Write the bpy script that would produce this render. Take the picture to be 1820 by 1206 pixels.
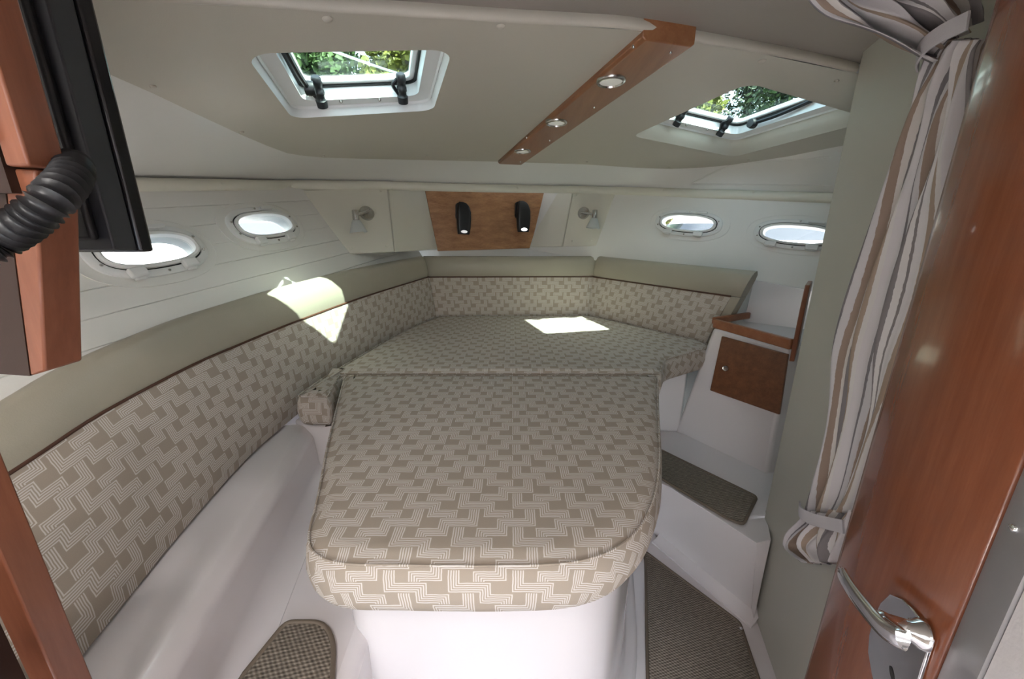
import bpy, bmesh, math, random
from mathutils import Vector, Matrix, Euler
from mathutils.geometry import delaunay_2d_cdt
from mathutils.bvhtree import BVHTree

random.seed(7)
for o in list(bpy.data.objects): bpy.data.objects.remove(o)
SC = bpy.context.scene
COL = SC.collection
PI = math.pi

# ------------------------------------------------------------------ camera
FPX, PITCH, EYE = 690.0, math.radians(15.8), 1.25
cam = bpy.data.cameras.new('camera'); camo = bpy.data.objects.new('camera', cam); COL.objects.link(camo)
cam.sensor_fit = 'HORIZONTAL'; cam.sensor_width = 36.0; cam.lens = FPX / 1820 * 36.0
cam.clip_start = 0.01; cam.clip_end = 500
camo.location = (0, 0, EYE); camo.rotation_euler = (PI / 2 - PITCH, 0, 0)
SC.camera = camo

# ------------------------------------------------------------------ sky, sun, exposure
SC.view_settings.view_transform = 'Standard'; SC.view_settings.look = 'None'
SC.view_settings.gamma = 1.0; SC.view_settings.use_curve_mapping = False
SC.view_settings.exposure = 1.0
SUN_DIR = Vector((-0.52, 0.50, -0.93)).normalized()       # the way the light travels
W = bpy.data.worlds.new('sky'); SC.world = W; W.use_nodes = True
wn = W.node_tree; bgn = wn.nodes['Background']
sky = wn.nodes.new('ShaderNodeTexSky'); sky.sky_type = 'NISHITA'; sky.sun_disc = False
sky.sun_elevation = math.asin(-SUN_DIR.z); sky.sun_rotation = math.atan2(-SUN_DIR.x, -SUN_DIR.y)
sky.air_density = 1.2; sky.dust_density = 2.0
hsv = wn.nodes.new('ShaderNodeHueSaturation'); hsv.inputs['Saturation'].default_value = .55
wn.links.new(sky.outputs[0], hsv.inputs['Color']); wn.links.new(hsv.outputs[0], bgn.inputs['Color']); bgn.inputs['Strength'].default_value = 1.5
sl = bpy.data.lights.new('sun', 'SUN'); so = bpy.data.objects.new('sun', sl); COL.objects.link(so)
sl.energy = 30.0; sl.angle = math.radians(0.6); sl.color = (1.0, 0.97, 0.9)
so.rotation_euler = SUN_DIR.to_track_quat('-Z', 'Y').to_euler(); so.location = (3, -3, 9)

# ------------------------------------------------------------------ pixel rays
O = Vector((0, 0, EYE))
def ray(px, py):
    cx = (px - 910) / FPX; cy = -(py - 603) / FPX
    return Vector((cx, math.cos(PITCH) + cy * math.sin(PITCH), -math.sin(PITCH) + cy * math.cos(PITCH)))
def atz(px, py, z):
    d = ray(px, py); return O + d * ((z - EYE) / d.z)
def aty(px, py, y):
    d = ray(px, py); return O + d * (y / d.y)
def atp(px, py, pl):
    d = ray(px, py); p0, n = pl; return O + d * (n.dot(p0 - O) / n.dot(d))
def plane(a, b, c):
    a, b, c = Vector(a), Vector(b), Vector(c); return a, (b - a).cross(c - a).normalized()
TH = math.radians(17.5)                     # the boat's axis against the camera's
RX = Vector((math.cos(TH), math.sin(TH))); FX = Vector((-math.sin(TH), math.cos(TH))); C0 = Vector((.387, 1.106))
def H(x, y):                                # height of the headliner
    v = Vector((x, y)) - C0
    return 1.645 - .045 * v.dot(FX) - .09 * v.dot(RX) ** 2
def boat(r, s, dz=0):
    p = C0 + RX * r + FX * s; return Vector((p.x, p.y, H(p.x, p.y) + dz))
def ath(px, py, off=0):
    z = 1.6
    for i in range(40):
        p = atz(px, py, z); z = .5 * z + .5 * (H(p.x, p.y) + off)
    return atz(px, py, z)
LP = plane((-.93, 1.0, 1.0), (-1.13, 1.25, 1.40), (-.98, 1.88, 1.465))
RP = plane((.55, 2.32, 1.06), (1.34, 1.74, 1.40), (.60, 2.40, 1.5))
if LP[1].x < 0: LP = (LP[0], -LP[1])
if RP[1].x > 0: RP = (RP[0], -RP[1])        # both normals point into the cabin

# ------------------------------------------------------------------ materials
MATS = {}
class N:
    def __init__(s, name):
        s.m = bpy.data.materials.new(name); s.m.use_nodes = True; s.t = s.m.node_tree
        s.b = s.t.nodes['Principled BSDF']; MATS[name] = s.m
    def n(s, typ, **k):
        x = s.t.nodes.new(typ)
        for a, v in k.items(): setattr(x, a, v)
        return x
    def l(s, a, b): s.t.links.new(a, b)
    def math(s, op, a, b=None, c=None):
        x = s.n('ShaderNodeMath', operation=op)
        for i, v in enumerate((a, b, c)):
            if v is None: continue
            if isinstance(v, (int, float)): x.inputs[i].default_value = v
            else: s.l(v, x.inputs[i])
        return x.outputs[0]
    def coords(s, kind='Object', scale=(1, 1, 1), rot=(0, 0, 0)):
        tc = s.n('ShaderNodeTexCoord'); mp = s.n('ShaderNodeMapping')
        mp.inputs['Scale'].default_value = scale; mp.inputs['Rotation'].default_value = rot
        s.l(tc.outputs[kind], mp.inputs[0]); return mp.outputs[0]
    def noise(s, vec, scale, detail=3, rough=.55):
        x = s.n('ShaderNodeTexNoise'); x.inputs['Scale'].default_value = scale
        x.inputs['Detail'].default_value = detail; x.inputs['Roughness'].default_value = rough
        s.l(vec, x.inputs['Vector']); return x.outputs['Fac']
    def ramp(s, fac, stops):
        x = s.n('ShaderNodeValToRGB'); e = x.color_ramp.elements
        while len(e) < len(stops): e.new(.5)
        for i, (p, c) in enumerate(stops): e[i].position = p; e[i].color = (*c, 1)
        s.l(fac, x.inputs[0]); return x.outputs[0]
    def mix(s, fac, a, b):
        x = s.n('ShaderNodeMix', data_type='RGBA')
        for i, v in ((0, fac), (6, a), (7, b)):
            if isinstance(v, (int, float)): x.inputs[i].default_value = v
            elif isinstance(v, tuple): x.inputs[i].default_value = (*v, 1)
            else: s.l(v, x.inputs[i])
        return x.outputs[2]
    def bump(s, h, strength, dist=.002):
        x = s.n('ShaderNodeBump'); x.inputs['Strength'].default_value = strength; x.inputs['Distance'].default_value = dist
        s.l(h, x.inputs['Height']); s.l(x.outputs[0], s.b.inputs['Normal'])
    def set(s, color=None, rough=None, metal=None, coat=None, spec=None):
        if color is not None:
            if isinstance(color, tuple): s.b.inputs['Base Color'].default_value = (*color, 1)
            else: s.l(color, s.b.inputs['Base Color'])
        if rough is not None: s.b.inputs['Roughness'].default_value = rough
        if metal is not None: s.b.inputs['Metallic'].default_value = metal
        if coat is not None: s.b.inputs['Coat Weight'].default_value = coat; s.b.inputs['Coat Roughness'].default_value = .08
        if spec is not None: s.b.inputs['Specular IOR Level'].default_value = spec
        return s
def plain(name, c, rough=.5, metal=0, coat=0, var=.04, scale=6, bump=0, bscale=300):
    m = N(name); v = m.coords()
    f = m.noise(v, scale)
    lo = tuple(x * (1 - var) for x in c); hi = tuple(min(1, x * (1 + var)) for x in c)
    m.set(m.mix(f, lo, hi), rough, metal, coat)
    if bump: m.bump(m.noise(v, bscale, 2), bump, .001)
    return m
plain('gelcoat', (.725, .68, .685), .16, coat=.35, var=.015, scale=2)
plain('gelcoat_band', (.76, .74, .71), .3, coat=.1, var=.015, scale=2)
plain('wall_vinyl', (.80, .775, .735), .5, var=.02, scale=3, bump=.15)
plain('liner_vinyl', (.54, .50, .43), .55, var=.03, scale=3, bump=.2, bscale=500)
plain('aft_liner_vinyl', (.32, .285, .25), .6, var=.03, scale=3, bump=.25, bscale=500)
plain('panel_vinyl', (.76, .725, .63), .5, var=.02, scale=4, bump=.15)
plain('bulkhead_vinyl', (.51, .50, .44), .5, var=.03, scale=3, bump=.12, bscale=600)
plain('taupe_vinyl', (.37, .335, .265), .42, var=.05, scale=8, bump=.25, bscale=350)
plain('brown_piping', (.085, .035, .02), .5)
plain('chrome', (.75, .75, .76), .07, 1, var=.01)
plain('nickel', (.55, .53, .50), .22, 1, var=.02)
plain('aluminium', (.42, .415, .42), .42, .6, var=.03, bump=.1, bscale=200)
plain('black_plastic', (.012, .012, .014), .42, var=.1)
plain('black_gloss', (.008, .008, .010), .18, var=.1, coat=.3)
plain('charcoal_plastic', (.035, .036, .042), .45, var=.1)
plain('white_plastic', (.78, .77, .75), .35, var=.02)
plain('hatch_white', (.80, .81, .81), .3, var=.02)
plain('rubber', (.015, .015, .015), .7)
plain('binding', (.15, .115, .085), .8, var=.1, bump=.3, bscale=400)
plain('seat_leather', (.62, .53, .45), .55, var=.05, bump=.4, bscale=120)
plain('textured_panel', (.72, .69, .69), .5, var=.02, bump=.5, bscale=160)
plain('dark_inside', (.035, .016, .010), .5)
plain('concrete', (.55, .53, .50), .8, var=.1)
plain('bark', (.10, .07, .05), .9, var=.3)
plain('boat_white', (.82, .82, .82), .3)
plain('boat_blue', (.05, .09, .2), .3)
plain('steel', (.7, .7, .72), .15, 1, var=.01)
plain('curtain_band', (.52, .50, .52), .85, var=.06, bump=.3, bscale=300)
plain('rope', (.75, .74, .70), .8)
plain('tint_dark', (.03, .035, .04), .15)

def wood(name, c1, c2, axis, rough=.3, coat=.4, scale=1.0, rot=(0, 0, 0), lng=1.2):
    m = N(name)
    sc = {'x': (lng, 14, 14), 'y': (14, lng, 14), 'z': (14, 14, lng)}[axis]
    v = m.coords(scale=tuple(x * scale for x in sc), rot=rot)
    f1 = m.noise(v, 2.2, 4, .6); f2 = m.noise(v, 11, 4, .7)
    f = m.math('ADD', m.math('MULTIPLY', f1, .65), m.math('MULTIPLY', f2, .35))
    m.set(m.ramp(f, [(.32, c2), (.5, tuple((a + b) / 2 for a, b in zip(c1, c2))), (.66, c1)]), rough, 0, coat)
    m.bump(f2, .06, .0006)
    return m
wood('cherry_door', (.225, .070, .029), (.180, .052, .021), 'z', .24, .5, 2.2)
wood('cherry_post', (.29, .102, .052), (.185, .058, .028), 'z', .4, .15)
wood('cherry_rail', (.36, .145, .065), (.24, .08, .035), 'x', .4, .15)
wood('cherry_panel', (.60, .32, .155), (.33, .145, .062), 'x', .33, .3, 1.1, (0, 0, -TH), .55)
wood('cherry_strip', (.34, .15, .065), (.235, .088, .035), 'y', .35, .25, 1, (0, 0, -TH))
wood('walnut_door', (.215, .085, .036), (.115, .040, .018), 'x', .4, .15, 1.3, (0, 0, 1.0), .6)

def glassy(name, tint, gl=.06, rough=.02):
    m = N(name); t = m.t; out = t.nodes['Material Output']; t.nodes.remove(m.b)
    tr = m.n('ShaderNodeBsdfTransparent'); tr.inputs[0].default_value = (*tint, 1)
    g = m.n('ShaderNodeBsdfGlossy'); g.inputs['Roughness'].default_value = rough
    mx = m.n('ShaderNodeMixShader'); mx.inputs[0].default_value = gl
    m.l(tr.outputs[0], mx.inputs[1]); m.l(g.outputs[0], mx.inputs[2]); m.l(mx.outputs[0], out.inputs[0])
    return m
glassy('hatch_acrylic', (.50, .57, .55)); glassy('port_glass', (.75, .77, .77))
m = N('frosted'); m.set((.80, .82, .80), .45); m.b.inputs['Transmission Weight'].default_value = .35
m = N('puck_lens'); m.set((.62, .62, .58), .35); m.b.inputs['Emission Color'].default_value = (1, .95, .85, 1); m.b.inputs['Emission Strength'].default_value = .08
def emis(name, c, e):
    m = N(name); m.set(c, .4); m.b.inputs['Emission Color'].default_value = (*c, 1); m.b.inputs['Emission Strength'].default_value = e
emis('lens_on', (1, .98, .95), 4.0); emis('lens_dim', (.8, .8, .8), .35); emis('saloon_lens', (1, .96, .93), 6.0)

# printed upholstery: stepped bands of five white lines on taupe cloth
m = N('fabric')
tc = m.n('ShaderNodeTexCoord'); sx = m.n('ShaderNodeSeparateXYZ')
wob = m.n('ShaderNodeTexNoise'); wob.inputs['Scale'].default_value = 60; wob.inputs['Detail'].default_value = 1
m.l(tc.outputs['UV'], wob.inputs['Vector'])
vs = m.n('ShaderNodeVectorMath', operation='SUBTRACT'); m.l(wob.outputs['Color'], vs.inputs[0]); vs.inputs[1].default_value = (.5, .5, .5)
vm = m.n('ShaderNodeVectorMath', operation='MULTIPLY_ADD'); m.l(vs.outputs[0], vm.inputs[0]); vm.inputs[1].default_value = (.0022, .0022, 0)
m.l(tc.outputs['UV'], vm.inputs[2]); m.l(vm.outputs[0], sx.inputs[0])
U = .0205
fx = m.math('DIVIDE', sx.outputs[0], U); fv = m.math('DIVIDE', sx.outputs[1], -U * 1.1)
def stair(X, V):
    h1 = m.math('MULTIPLY', m.math('SUBTRACT', .5, V), 1.1); h2 = m.math('MULTIPLY', m.math('SUBTRACT', 1.5, V), 1.1)
    a = m.math('MAXIMUM', h2, m.math('SUBTRACT', X, 4.65))
    a = m.math('MINIMUM', m.math('SUBTRACT', X, 2.95), a)
    a = m.math('MAXIMUM', h1, a)
    s = m.math('MINIMUM', m.math('SUBTRACT', X, .5), a)
    band = m.math('LESS_THAN', m.math('ABSOLUTE', s), .5)
    t = m.math('ABSOLUTE', m.math('SUBTRACT', m.math('FRACT', m.math('MULTIPLY', m.math('ADD', s, .5), 5.0)), .5))
    mr = m.n('ShaderNodeMapRange'); mr.inputs[1].default_value = .17; mr.inputs[2].default_value = .33
    mr.inputs[3].default_value = 1; mr.inputs[4].default_value = 0; m.l(t, mr.inputs[0])
    return m.math('MULTIPLY', m.math('MULTIPLY', band, mr.outputs[0]), m.math('LESS_THAN', V, 2.0))
def fmod(a, b): return m.math('FLOORED_MODULO', a, b)
VA = m.math('SUBTRACT', fmod(m.math('ADD', fv, 1.0), 4.0), 1.0)
VB = m.math('SUBTRACT', fmod(m.math('ADD', fv, -1.0), 4.0), 1.0)
XA = fmod(fx, 5.0); XB = fmod(m.math('SUBTRACT', 2.1, fx), 5.0)
wsum = m.math('MAXIMUM', m.math('MAXIMUM', stair(XA, VA), stair(m.math('ADD', XA, 5.0), VA)),
              m.math('MAXIMUM', stair(XB, VB), stair(m.math('ADD', XB, 5.0), VB)))
wv = m.noise(tc.outputs['UV'], 900, 2); wl = m.noise(tc.outputs['UV'], 9, 3)
base = m.mix(wv, (.315, .258, .208), (.405, .340, .278))
base = m.mix(m.math('MULTIPLY', wl, .35), base, (.39, .325, .265))
m.set(m.mix(m.math('MULTIPLY', wsum, .85), base, (.66, .615, .58)), .9, spec=.2)
m.bump(wv, .25, .001)

# woven floor mat
m = N('woven_mat'); v = m.coords(scale=(1, 1, 1), rot=(0, 0, .3))
sx = m.n('ShaderNodeSeparateXYZ'); m.l(v, sx.inputs[0])
a = m.math('SINE', m.math('MULTIPLY', sx.outputs[0], 430)); b = m.math('SINE', m.math('MULTIPLY', sx.outputs[1], 700))
w = m.math('MULTIPLY_ADD', m.math('MULTIPLY', a, b), .5, .5)
ns = m.noise(m.coords(scale=(20, 90, 1), rot=(0, 0, .3)), 3, 3)
w2 = m.math('MULTIPLY_ADD', ns, .8, m.math('MULTIPLY', w, .5))
m.set(m.ramp(w2, [(.25, (.045, .036, .028)), (.6, (.17, .14, .11)), (.95, (.34, .29, .235))]), .85)
m.bump(w, .6, .003)

# curtain: uneven length-wise stripes
m = N('curtain'); tc = m.n('ShaderNodeTexCoord'); mp = m.n('ShaderNodeMapping'); mp.inputs['Scale'].default_value = (16, .25, 1)
m.l(tc.outputs['UV'], mp.inputs[0])
wb = m.noise(tc.outputs['UV'], 70, 3)
sx = m.n('ShaderNodeSeparateXYZ'); m.l(tc.outputs['UV'], sx.inputs[0])
u = m.math('MULTIPLY_ADD', wb, .004, sx.outputs[0])
st = fx = m.math('FRACT', m.math('MULTIPLY', u, 6.0))
cr = m.n('ShaderNodeValToRGB'); cr.color_ramp.interpolation = 'CONSTANT'; e = cr.color_ramp.elements
stops = [(0, (.60, .57, .58)), (.17, (.20, .185, .195)), (.215, (.55, .53, .54)), (.30, (.30, .225, .18)), (.39, (.62, .58, .55)), (.46, (.24, .22, .225)),
         (.64, (.70, .67, .66)), (.70, (.24, .22, .22)), (.73, (.68, .65, .65)), (.88, (.36, .28, .22)), (.95, (.62, .6, .58))]
while len(e) < len(stops): e.new(.99)
for i, (p, c) in enumerate(stops): e[i].position = p; e[i].color = (*c, 1)
m.l(st, cr.inputs[0]); m.set(cr.outputs[0], .85, spec=.2)
m.bump(m.noise(tc.outputs['UV'], 500, 2), .2, .001)

def leafmat(name, c1, c2):
    m = N(name); v = m.coords(); m.set(m.mix(m.noise(v, .9, 3), c1, c2), .6)
    m.b.inputs['Transmission Weight'].default_value = 0
leafmat('leaf_yellow', (.17, .16, .015), (.07, .10, .015)); leafmat('leaf_green', (.05, .095, .015), (.025, .055, .012)); leafmat('leaf_dark', (.014, .03, .012), (.03, .05, .018))
m = N('water'); m.set((.03, .05, .06), .12); m.bump(m.noise(m.coords(), 3, 3), .3, .05)

# ------------------------------------------------------------------ mesh builder
class MB:
    def __init__(s): s.v = []; s.f = []; s.uv = []
    def add(s, vs, fs, uvs=None):
        o = len(s.v); s.v += [Vector(x) for x in vs]; s.f += [tuple(i + o for i in f) for f in fs]
        s.uv += uvs if uvs else [(x[0], x[1]) for x in vs]; return s
    def box(s, c, size, M=None):
        c = Vector(c); h = [x / 2 for x in size]
        vs = []
        for i in (-1, 1):
            for j in (-1, 1):
                for k in (-1, 1):
                    p = Vector((i * h[0], j * h[1], k * h[2])); vs.append((M @ p if M else p) + c)
        return s.add(vs, [(0, 1, 3, 2), (4, 6, 7, 5), (0, 4, 5, 1), (2, 3, 7, 6), (0, 2, 6, 4), (1, 5, 7, 3)])
    def hexa(s, q0, q1):                     # two quads joined into a solid
        return s.add(list(q0) + list(q1), [(3, 2, 1, 0), (4, 5, 6, 7), (0, 1, 5, 4), (1, 2, 6, 5), (2, 3, 7, 6), (3, 0, 4, 7)])
    def loft(s, loops, cap0=True, cap1=True, closed=True, uvs=None):
        n = len(loops[0]); vs = [p for l in loops for p in l]; fs = []
        for k in range(len(loops) - 1):
            for i in range(n if closed else n - 1):
                j = (i + 1) % n; fs.append((k * n + i, k * n + j, (k + 1) * n + j, (k + 1) * n + i))
        if cap0: fs.append(tuple(range(n))[::-1])
        if cap1: fs.append(tuple(range((len(loops) - 1) * n, len(loops) * n)))
        return s.add(vs, fs, [u for l in uvs for u in l] if uvs else None)
    def prism(s, poly, z0, z1):
        return s.loft([[Vector((p[0], p[1], z0)) for p in poly], [Vector((p[0], p[1], z1)) for p in poly]])
    def tube(s, pts, r, n=10, closed=False):
        pts = [Vector(p) for p in pts]; loops = []; N_ = len(pts); up = None
        for i, p in enumerate(pts):
            a = pts[i - 1] if (i > 0 or closed) else p; b = pts[(i + 1) % N_] if (i < N_ - 1 or closed) else p
            t = (b - a).normalized()
            if up is None: up = t.cross(Vector((0, 0, 1))) if abs(t.z) < .9 else t.cross(Vector((1, 0, 0)))
            up = (up - t * up.dot(t)).normalized(); w = t.cross(up); rr = r[i] if isinstance(r, (list, tuple)) else r
            loops.append([p + (up * math.cos(2 * PI * k / n) + w * math.sin(2 * PI * k / n)) * rr for k in range(n)])
        if closed: loops.append(loops[0])
        return s.loft(loops, not closed, not closed)
    def lathe(s, prof, org, axis, n=20):     # profile of (radius, height) along axis
        axis = Vector(axis).normalized(); a = axis.orthogonal().normalized(); b = axis.cross(a); org = Vector(org)
        return s.loft([[org + axis * h + (a * math.cos(2 * PI * k / n) + b * math.sin(2 * PI * k / n)) * max(r, 1e-4) for k in range(n)] for r, h in prof])
    def ring(s, outer, inner, z0, z1, M):    # flat ring between two equal loops, in a local frame
        L = lambda lp, z: [M @ Vector((p[0], p[1], z)) for p in lp]
        return s.loft([L(outer, z0), L(outer, z1), L(inner, z1), L(inner, z0), L(outer, z0)], False, False)
def empty(name, loc):
    o = bpy.data.objects.new(name, None); COL.objects.link(o); o.location = loc; o.empty_display_size = .05; return o
def tag(o, label=None, cat=None, group=None, kind=None):
    if label: o['label'] = label
    if cat: o['category'] = cat
    if group: o['group'] = group
    if kind: o['kind'] = kind
    return o
def thing(name, loc, label, cat, group=None): return tag(empty(name, loc), label, cat, group)
def wloc(o):
    l = Vector(o.location)
    while o.parent: o = o.parent; l += Vector(o.location)
    return l
def build(name, mb, mat, parent=None, bevel=0, seg=2, ang=35, flat=False, mesh=None, weld=False):
    vs = mb.v
    if parent is not None and mesh is None: org = wloc(parent); loc = Vector((0, 0, 0))
    else:
        xs = [v.x for v in vs]; ys = [v.y for v in vs]; zs = [v.z for v in vs]
        org = Vector(((min(xs) + max(xs)) / 2, (min(ys) + max(ys)) / 2, min(zs))); loc = org
    me = bpy.data.meshes.new(name); me.from_pydata([v - org for v in vs], [], mb.f); me.update()
    uvl = me.uv_layers.new(name='UVMap')
    idx = [0] * len(me.loops); me.loops.foreach_get('vertex_index', idx)
    uvl.data.foreach_set('uv', [c for i in idx for c in mb.uv[i][:2]])
    bm = bmesh.new(); bm.from_mesh(me)
    if weld: bmesh.ops.remove_doubles(bm, verts=bm.verts, dist=1e-5)
    bmesh.ops.recalc_face_normals(bm, faces=bm.faces); bm.to_mesh(me); bm.free()
    me.materials.append(MATS[mat])
    if not flat:
        me.polygons.foreach_set('use_smooth', [True] * len(me.polygons)); me.set_sharp_from_angle(angle=math.radians(ang))
    o = bpy.data.objects.new(name, me); COL.objects.link(o); o.location = loc
    if parent is not None: o.parent = parent
    if bevel:
        b = o.modifiers.new('bevel', 'BEVEL'); b.width = bevel; b.segments = seg; b.limit_method = 'ANGLE'; b.angle_limit = math.radians(30); b.harden_normals = False
    return o
def struct(name, mb, mat, parent=None, **k):
    o = build(name, mb, mat, parent, **k)
    if parent is None: o['kind'] = 'structure'
    return o
def cut(o, cutters):
    for c in cutters:
        md = o.modifiers.new('cut', 'BOOLEAN'); md.object = c; md.operation = 'DIFFERENCE'; md.solver = 'EXACT'
    bpy.context.view_layer.update()
    dg = bpy.context.evaluated_depsgraph_get(); me = bpy.data.meshes.new_from_object(o.evaluated_get(dg))
    o.modifiers.clear(); old = o.data; o.data = me; me.name = old.name
    me.polygons.foreach_set('use_smooth', [True] * len(me.polygons)); me.set_sharp_from_angle(angle=math.radians(35))
def rrect(w, h, r, n=6):
    out = []
    for cx, cy, a in ((w / 2 - r, h / 2 - r, 0), (-w / 2 + r, h / 2 - r, 90), (-w / 2 + r, -h / 2 + r, 180), (w / 2 - r, -h / 2 + r, 270)):
        for i in range(n + 1):
            t = math.radians(a + 90 * i / n); out.append((cx + r * math.cos(t), cy + r * math.sin(t)))
    return out
def oval(a, b, p=2.5, n=40):
    out = []
    for i in range(n):
        t = 2 * PI * i / n; c, s = math.cos(t), math.sin(t)
        out.append((a * math.copysign(abs(c) ** (2 / p), c), b * math.copysign(abs(s) ** (2 / p), s)))
    return out
def frame(org, ex, ez):                      # matrix with x = ex, z = ez
    ez = Vector(ez).normalized(); ex = Vector(ex); ex = (ex - ez * ex.dot(ez)).normalized(); ey = ez.cross(ex)
    M = Matrix((ex, ey, ez)).transposed().to_4x4(); M.translation = Vector(org); return M
def inset(poly, d):                          # polygon counter-clockwise, moved inwards by d
    n = len(poly); out = []
    for i in range(n):
        p0, p1, p2 = Vector(poly[i - 1]), Vector(poly[i]), Vector(poly[(i + 1) % n])
        a = (p1 - p0).normalized(); b = (p2 - p1).normalized()
        na = Vector((-a.y, a.x)); nb = Vector((-b.y, b.x)); q = (na + nb)
        q = q / max(.35, q.dot(na)) if q.length > 1e-6 else na
        out.append(p1 + q * d)
    return out
def rounded(poly, r, n=5):                   # polygon with its corners rounded; r number or list
    out = []; N_ = len(poly)
    for i in range(N_):
        p0, p1, p2 = Vector(poly[i - 1]), Vector(poly[i]), Vector(poly[(i + 1) % N_])
        rr = r[i] if isinstance(r, (list, tuple)) else r
        if rr <= 0: out.append(p1); continue
        a = p1 + (p0 - p1).normalized() * min(rr, (p0 - p1).length * .49); b = p1 + (p2 - p1).normalized() * min(rr, (p2 - p1).length * .49)
        for k in range(n + 1):
            t = k / n; out.append(a * (1 - t) ** 2 + p1 * 2 * t * (1 - t) + b * t * t)
    return out
def subdiv(poly, step):
    out = []
    for i, p in enumerate(poly):
        q = Vector(poly[(i + 1) % len(poly)]); p = Vector(p); n = max(1, int((q - p).length / step))
        out += [p.lerp(q, k / n) for k in range(n)]
    return out
def inside(p, poly):
    c = False; n = len(poly); j = n - 1
    for i in range(n):
        a, b = poly[i], poly[j]
        if (a[1] > p[1]) != (b[1] > p[1]) and p[0] < (b[0] - a[0]) * (p[1] - a[1]) / (b[1] - a[1]) + a[0]: c = not c
        j = i
    return c
def sheet(outer, holes, zf, step=.06):       # triangulated sheet over a plan outline with holes
    pts = [Vector((p[0], p[1])) for p in outer]; n0 = len(pts); edges = [(i, (i + 1) % n0) for i in range(n0)]
    for h in holes:
        k = len(pts); pts += [Vector((p[0], p[1])) for p in h]; edges += [(k + i, k + (i + 1) % len(h)) for i in range(len(h))]
    xs = [p[0] for p in outer]; ys = [p[1] for p in outer]
    x = min(xs)
    while x < max(xs):
        y = min(ys)
        while y < max(ys):
            q = (x + .011, y + .007)
            if inside(q, outer) and not any(inside(q, h) for h in holes): pts.append(Vector(q))
            y += step
        x += step
    r = delaunay_2d_cdt(pts, edges, [], 0, 1e-5)
    vs, fs = r[0], r[2]; keep = []
    for f in fs:
        c = sum((vs[i] for i in f), Vector((0, 0))) / len(f)
        if inside(c, outer) and not any(inside(c, h) for h in holes): keep.append(tuple(f))
    mb = MB(); mb.add([Vector((p.x, p.y, zf(p.x, p.y))) for p in vs], keep); return mb
def bvh(objs):
    V, F = [], []
    for o in objs:
        k = len(V); w = wloc(o); V += [w + v.co for v in o.data.vertices]; F += [tuple(i + k for i in p.vertices) for p in o.data.polygons]
    return BVHTree.FromPolygons(V, F)
def hit(tree, px, py):
    p, n, i, d = tree.ray_cast(O, ray(px, py).normalized())
    if p is None: return None, None
    if n.dot(ray(px, py)) > 0: n = -n
    return p, n
def curve_pts(pts, n):                       # Catmull-Rom through points
    pts = [Vector(p) for p in pts]; out = []
    P_ = [pts[0] * 2 - pts[1]] + pts + [pts[-1] * 2 - pts[-2]]
    for i in range(1, len(P_) - 2):
        for k in range(n):
            t = k / n; a, b, c, d = P_[i - 1], P_[i], P_[i + 1], P_[i + 2]
            out.append(.5 * ((2 * b) + (c - a) * t + (2 * a - 5 * b + 4 * c - d) * t * t + (3 * b - a - 3 * c + d) * t ** 3))
    out.append(pts[-1]); return out
def button(parent, p, n, r=.008, mat='liner_vinyl', name='button'):
    mb = MB(); mb.lathe([(r, -.002), (r, .001), (r * .75, .0035), (r * .3, .0045)], p, n, 12); return build(name, mb, mat, parent)

# ================================================================== THE SETTING
# ---- ceiling: soft headliner with two hatch recesses
HATCH = [dict(r=-.728, s=.218, w=.385, h=.380, d=.020, soft=.006), dict(r=.545, s=.300, w=.46, h=.47, d=.050, soft=.035)]
for h in HATCH:
    c = boat(h['r'], h['s']); e = .02
    ex = boat(h['r'] + e, h['s']) - boat(h['r'] - e, h['s']); ey = boat(h['r'], h['s'] + e) - boat(h['r'], h['s'] - e)
    ez = ex.cross(ey).normalized(); h['M'] = frame(c, ex, ez)
    h['lo'] = rrect(h['w'] + 2 * h['soft'], h['h'] + 2 * h['soft'], .045); h['li'] = rrect(h['w'], h['h'], .04)
    h['hole'] = [(h['M'] @ Vector((p[0], p[1], 0))) for p in h['lo']]
near_px = [(100, -5), (180, 0), (300, 5), (450, 12), (590, 22), (740, 31), (890, 40), (1010, 46), (1120, 53), (1215, 72), (1350, 95), (1520, 130)]
near = [ath(*p) for p in near_px]
side_px = [(100, 95), (190, 130), (270, 165), (350, 203), (430, 240), (475, 259), (510, 272), (540, 277), (575, 280), (690, 283), (880, 287), (1040, 292), (1130, 298), (1190, 300), (1245, 298), (1300, 293), (1400, 278), (1480, 262), (1560, 248)]
side = [ath(*p) for p in side_px]
near = [near[0] + Vector((-.16, -.12, 0))] + near
outer = list(near) + [Vector((1.05, 1.14, 0))] + [Vector((1.45, 1.25, 0))] + side[::-1] + [side[0] + Vector((-.03, -.10, 0))]
for p in near: p.z = H(p.x, p.y)
out2 = [(p.x, p.y) for p in outer]
ceiling = struct('ceiling', sheet(out2, [[(p.x, p.y) for p in h['hole']] for h in HATCH], H), 'liner_vinyl', ang=50)
for k, h in enumerate(HATCH):
    M = h['M']; D = h['d']; L = lambda lp, z: [M @ Vector((p[0], p[1], z)) for p in lp]
    first = [Vector((p.x, p.y, H(p.x, p.y))) for p in h['hole']]
    loops = [first]
    for i in range(1, 6):
        t = i / 5; q = rrect(h['w'] + 2 * h['soft'] * (1 - t) ** 1.6, h['h'] + 2 * h['soft'] * (1 - t) ** 1.6, .045 - .005 * t)
        loops.append(L(q, D * (t ** 1.3)))
    loops.append(L(h['li'], D + .02))
    mb = MB(); mb.loft(loops, False, False); build('hatch_recess', mb, 'hatch_white' if k == 0 else 'liner_vinyl', ceiling, ang=60)
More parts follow.
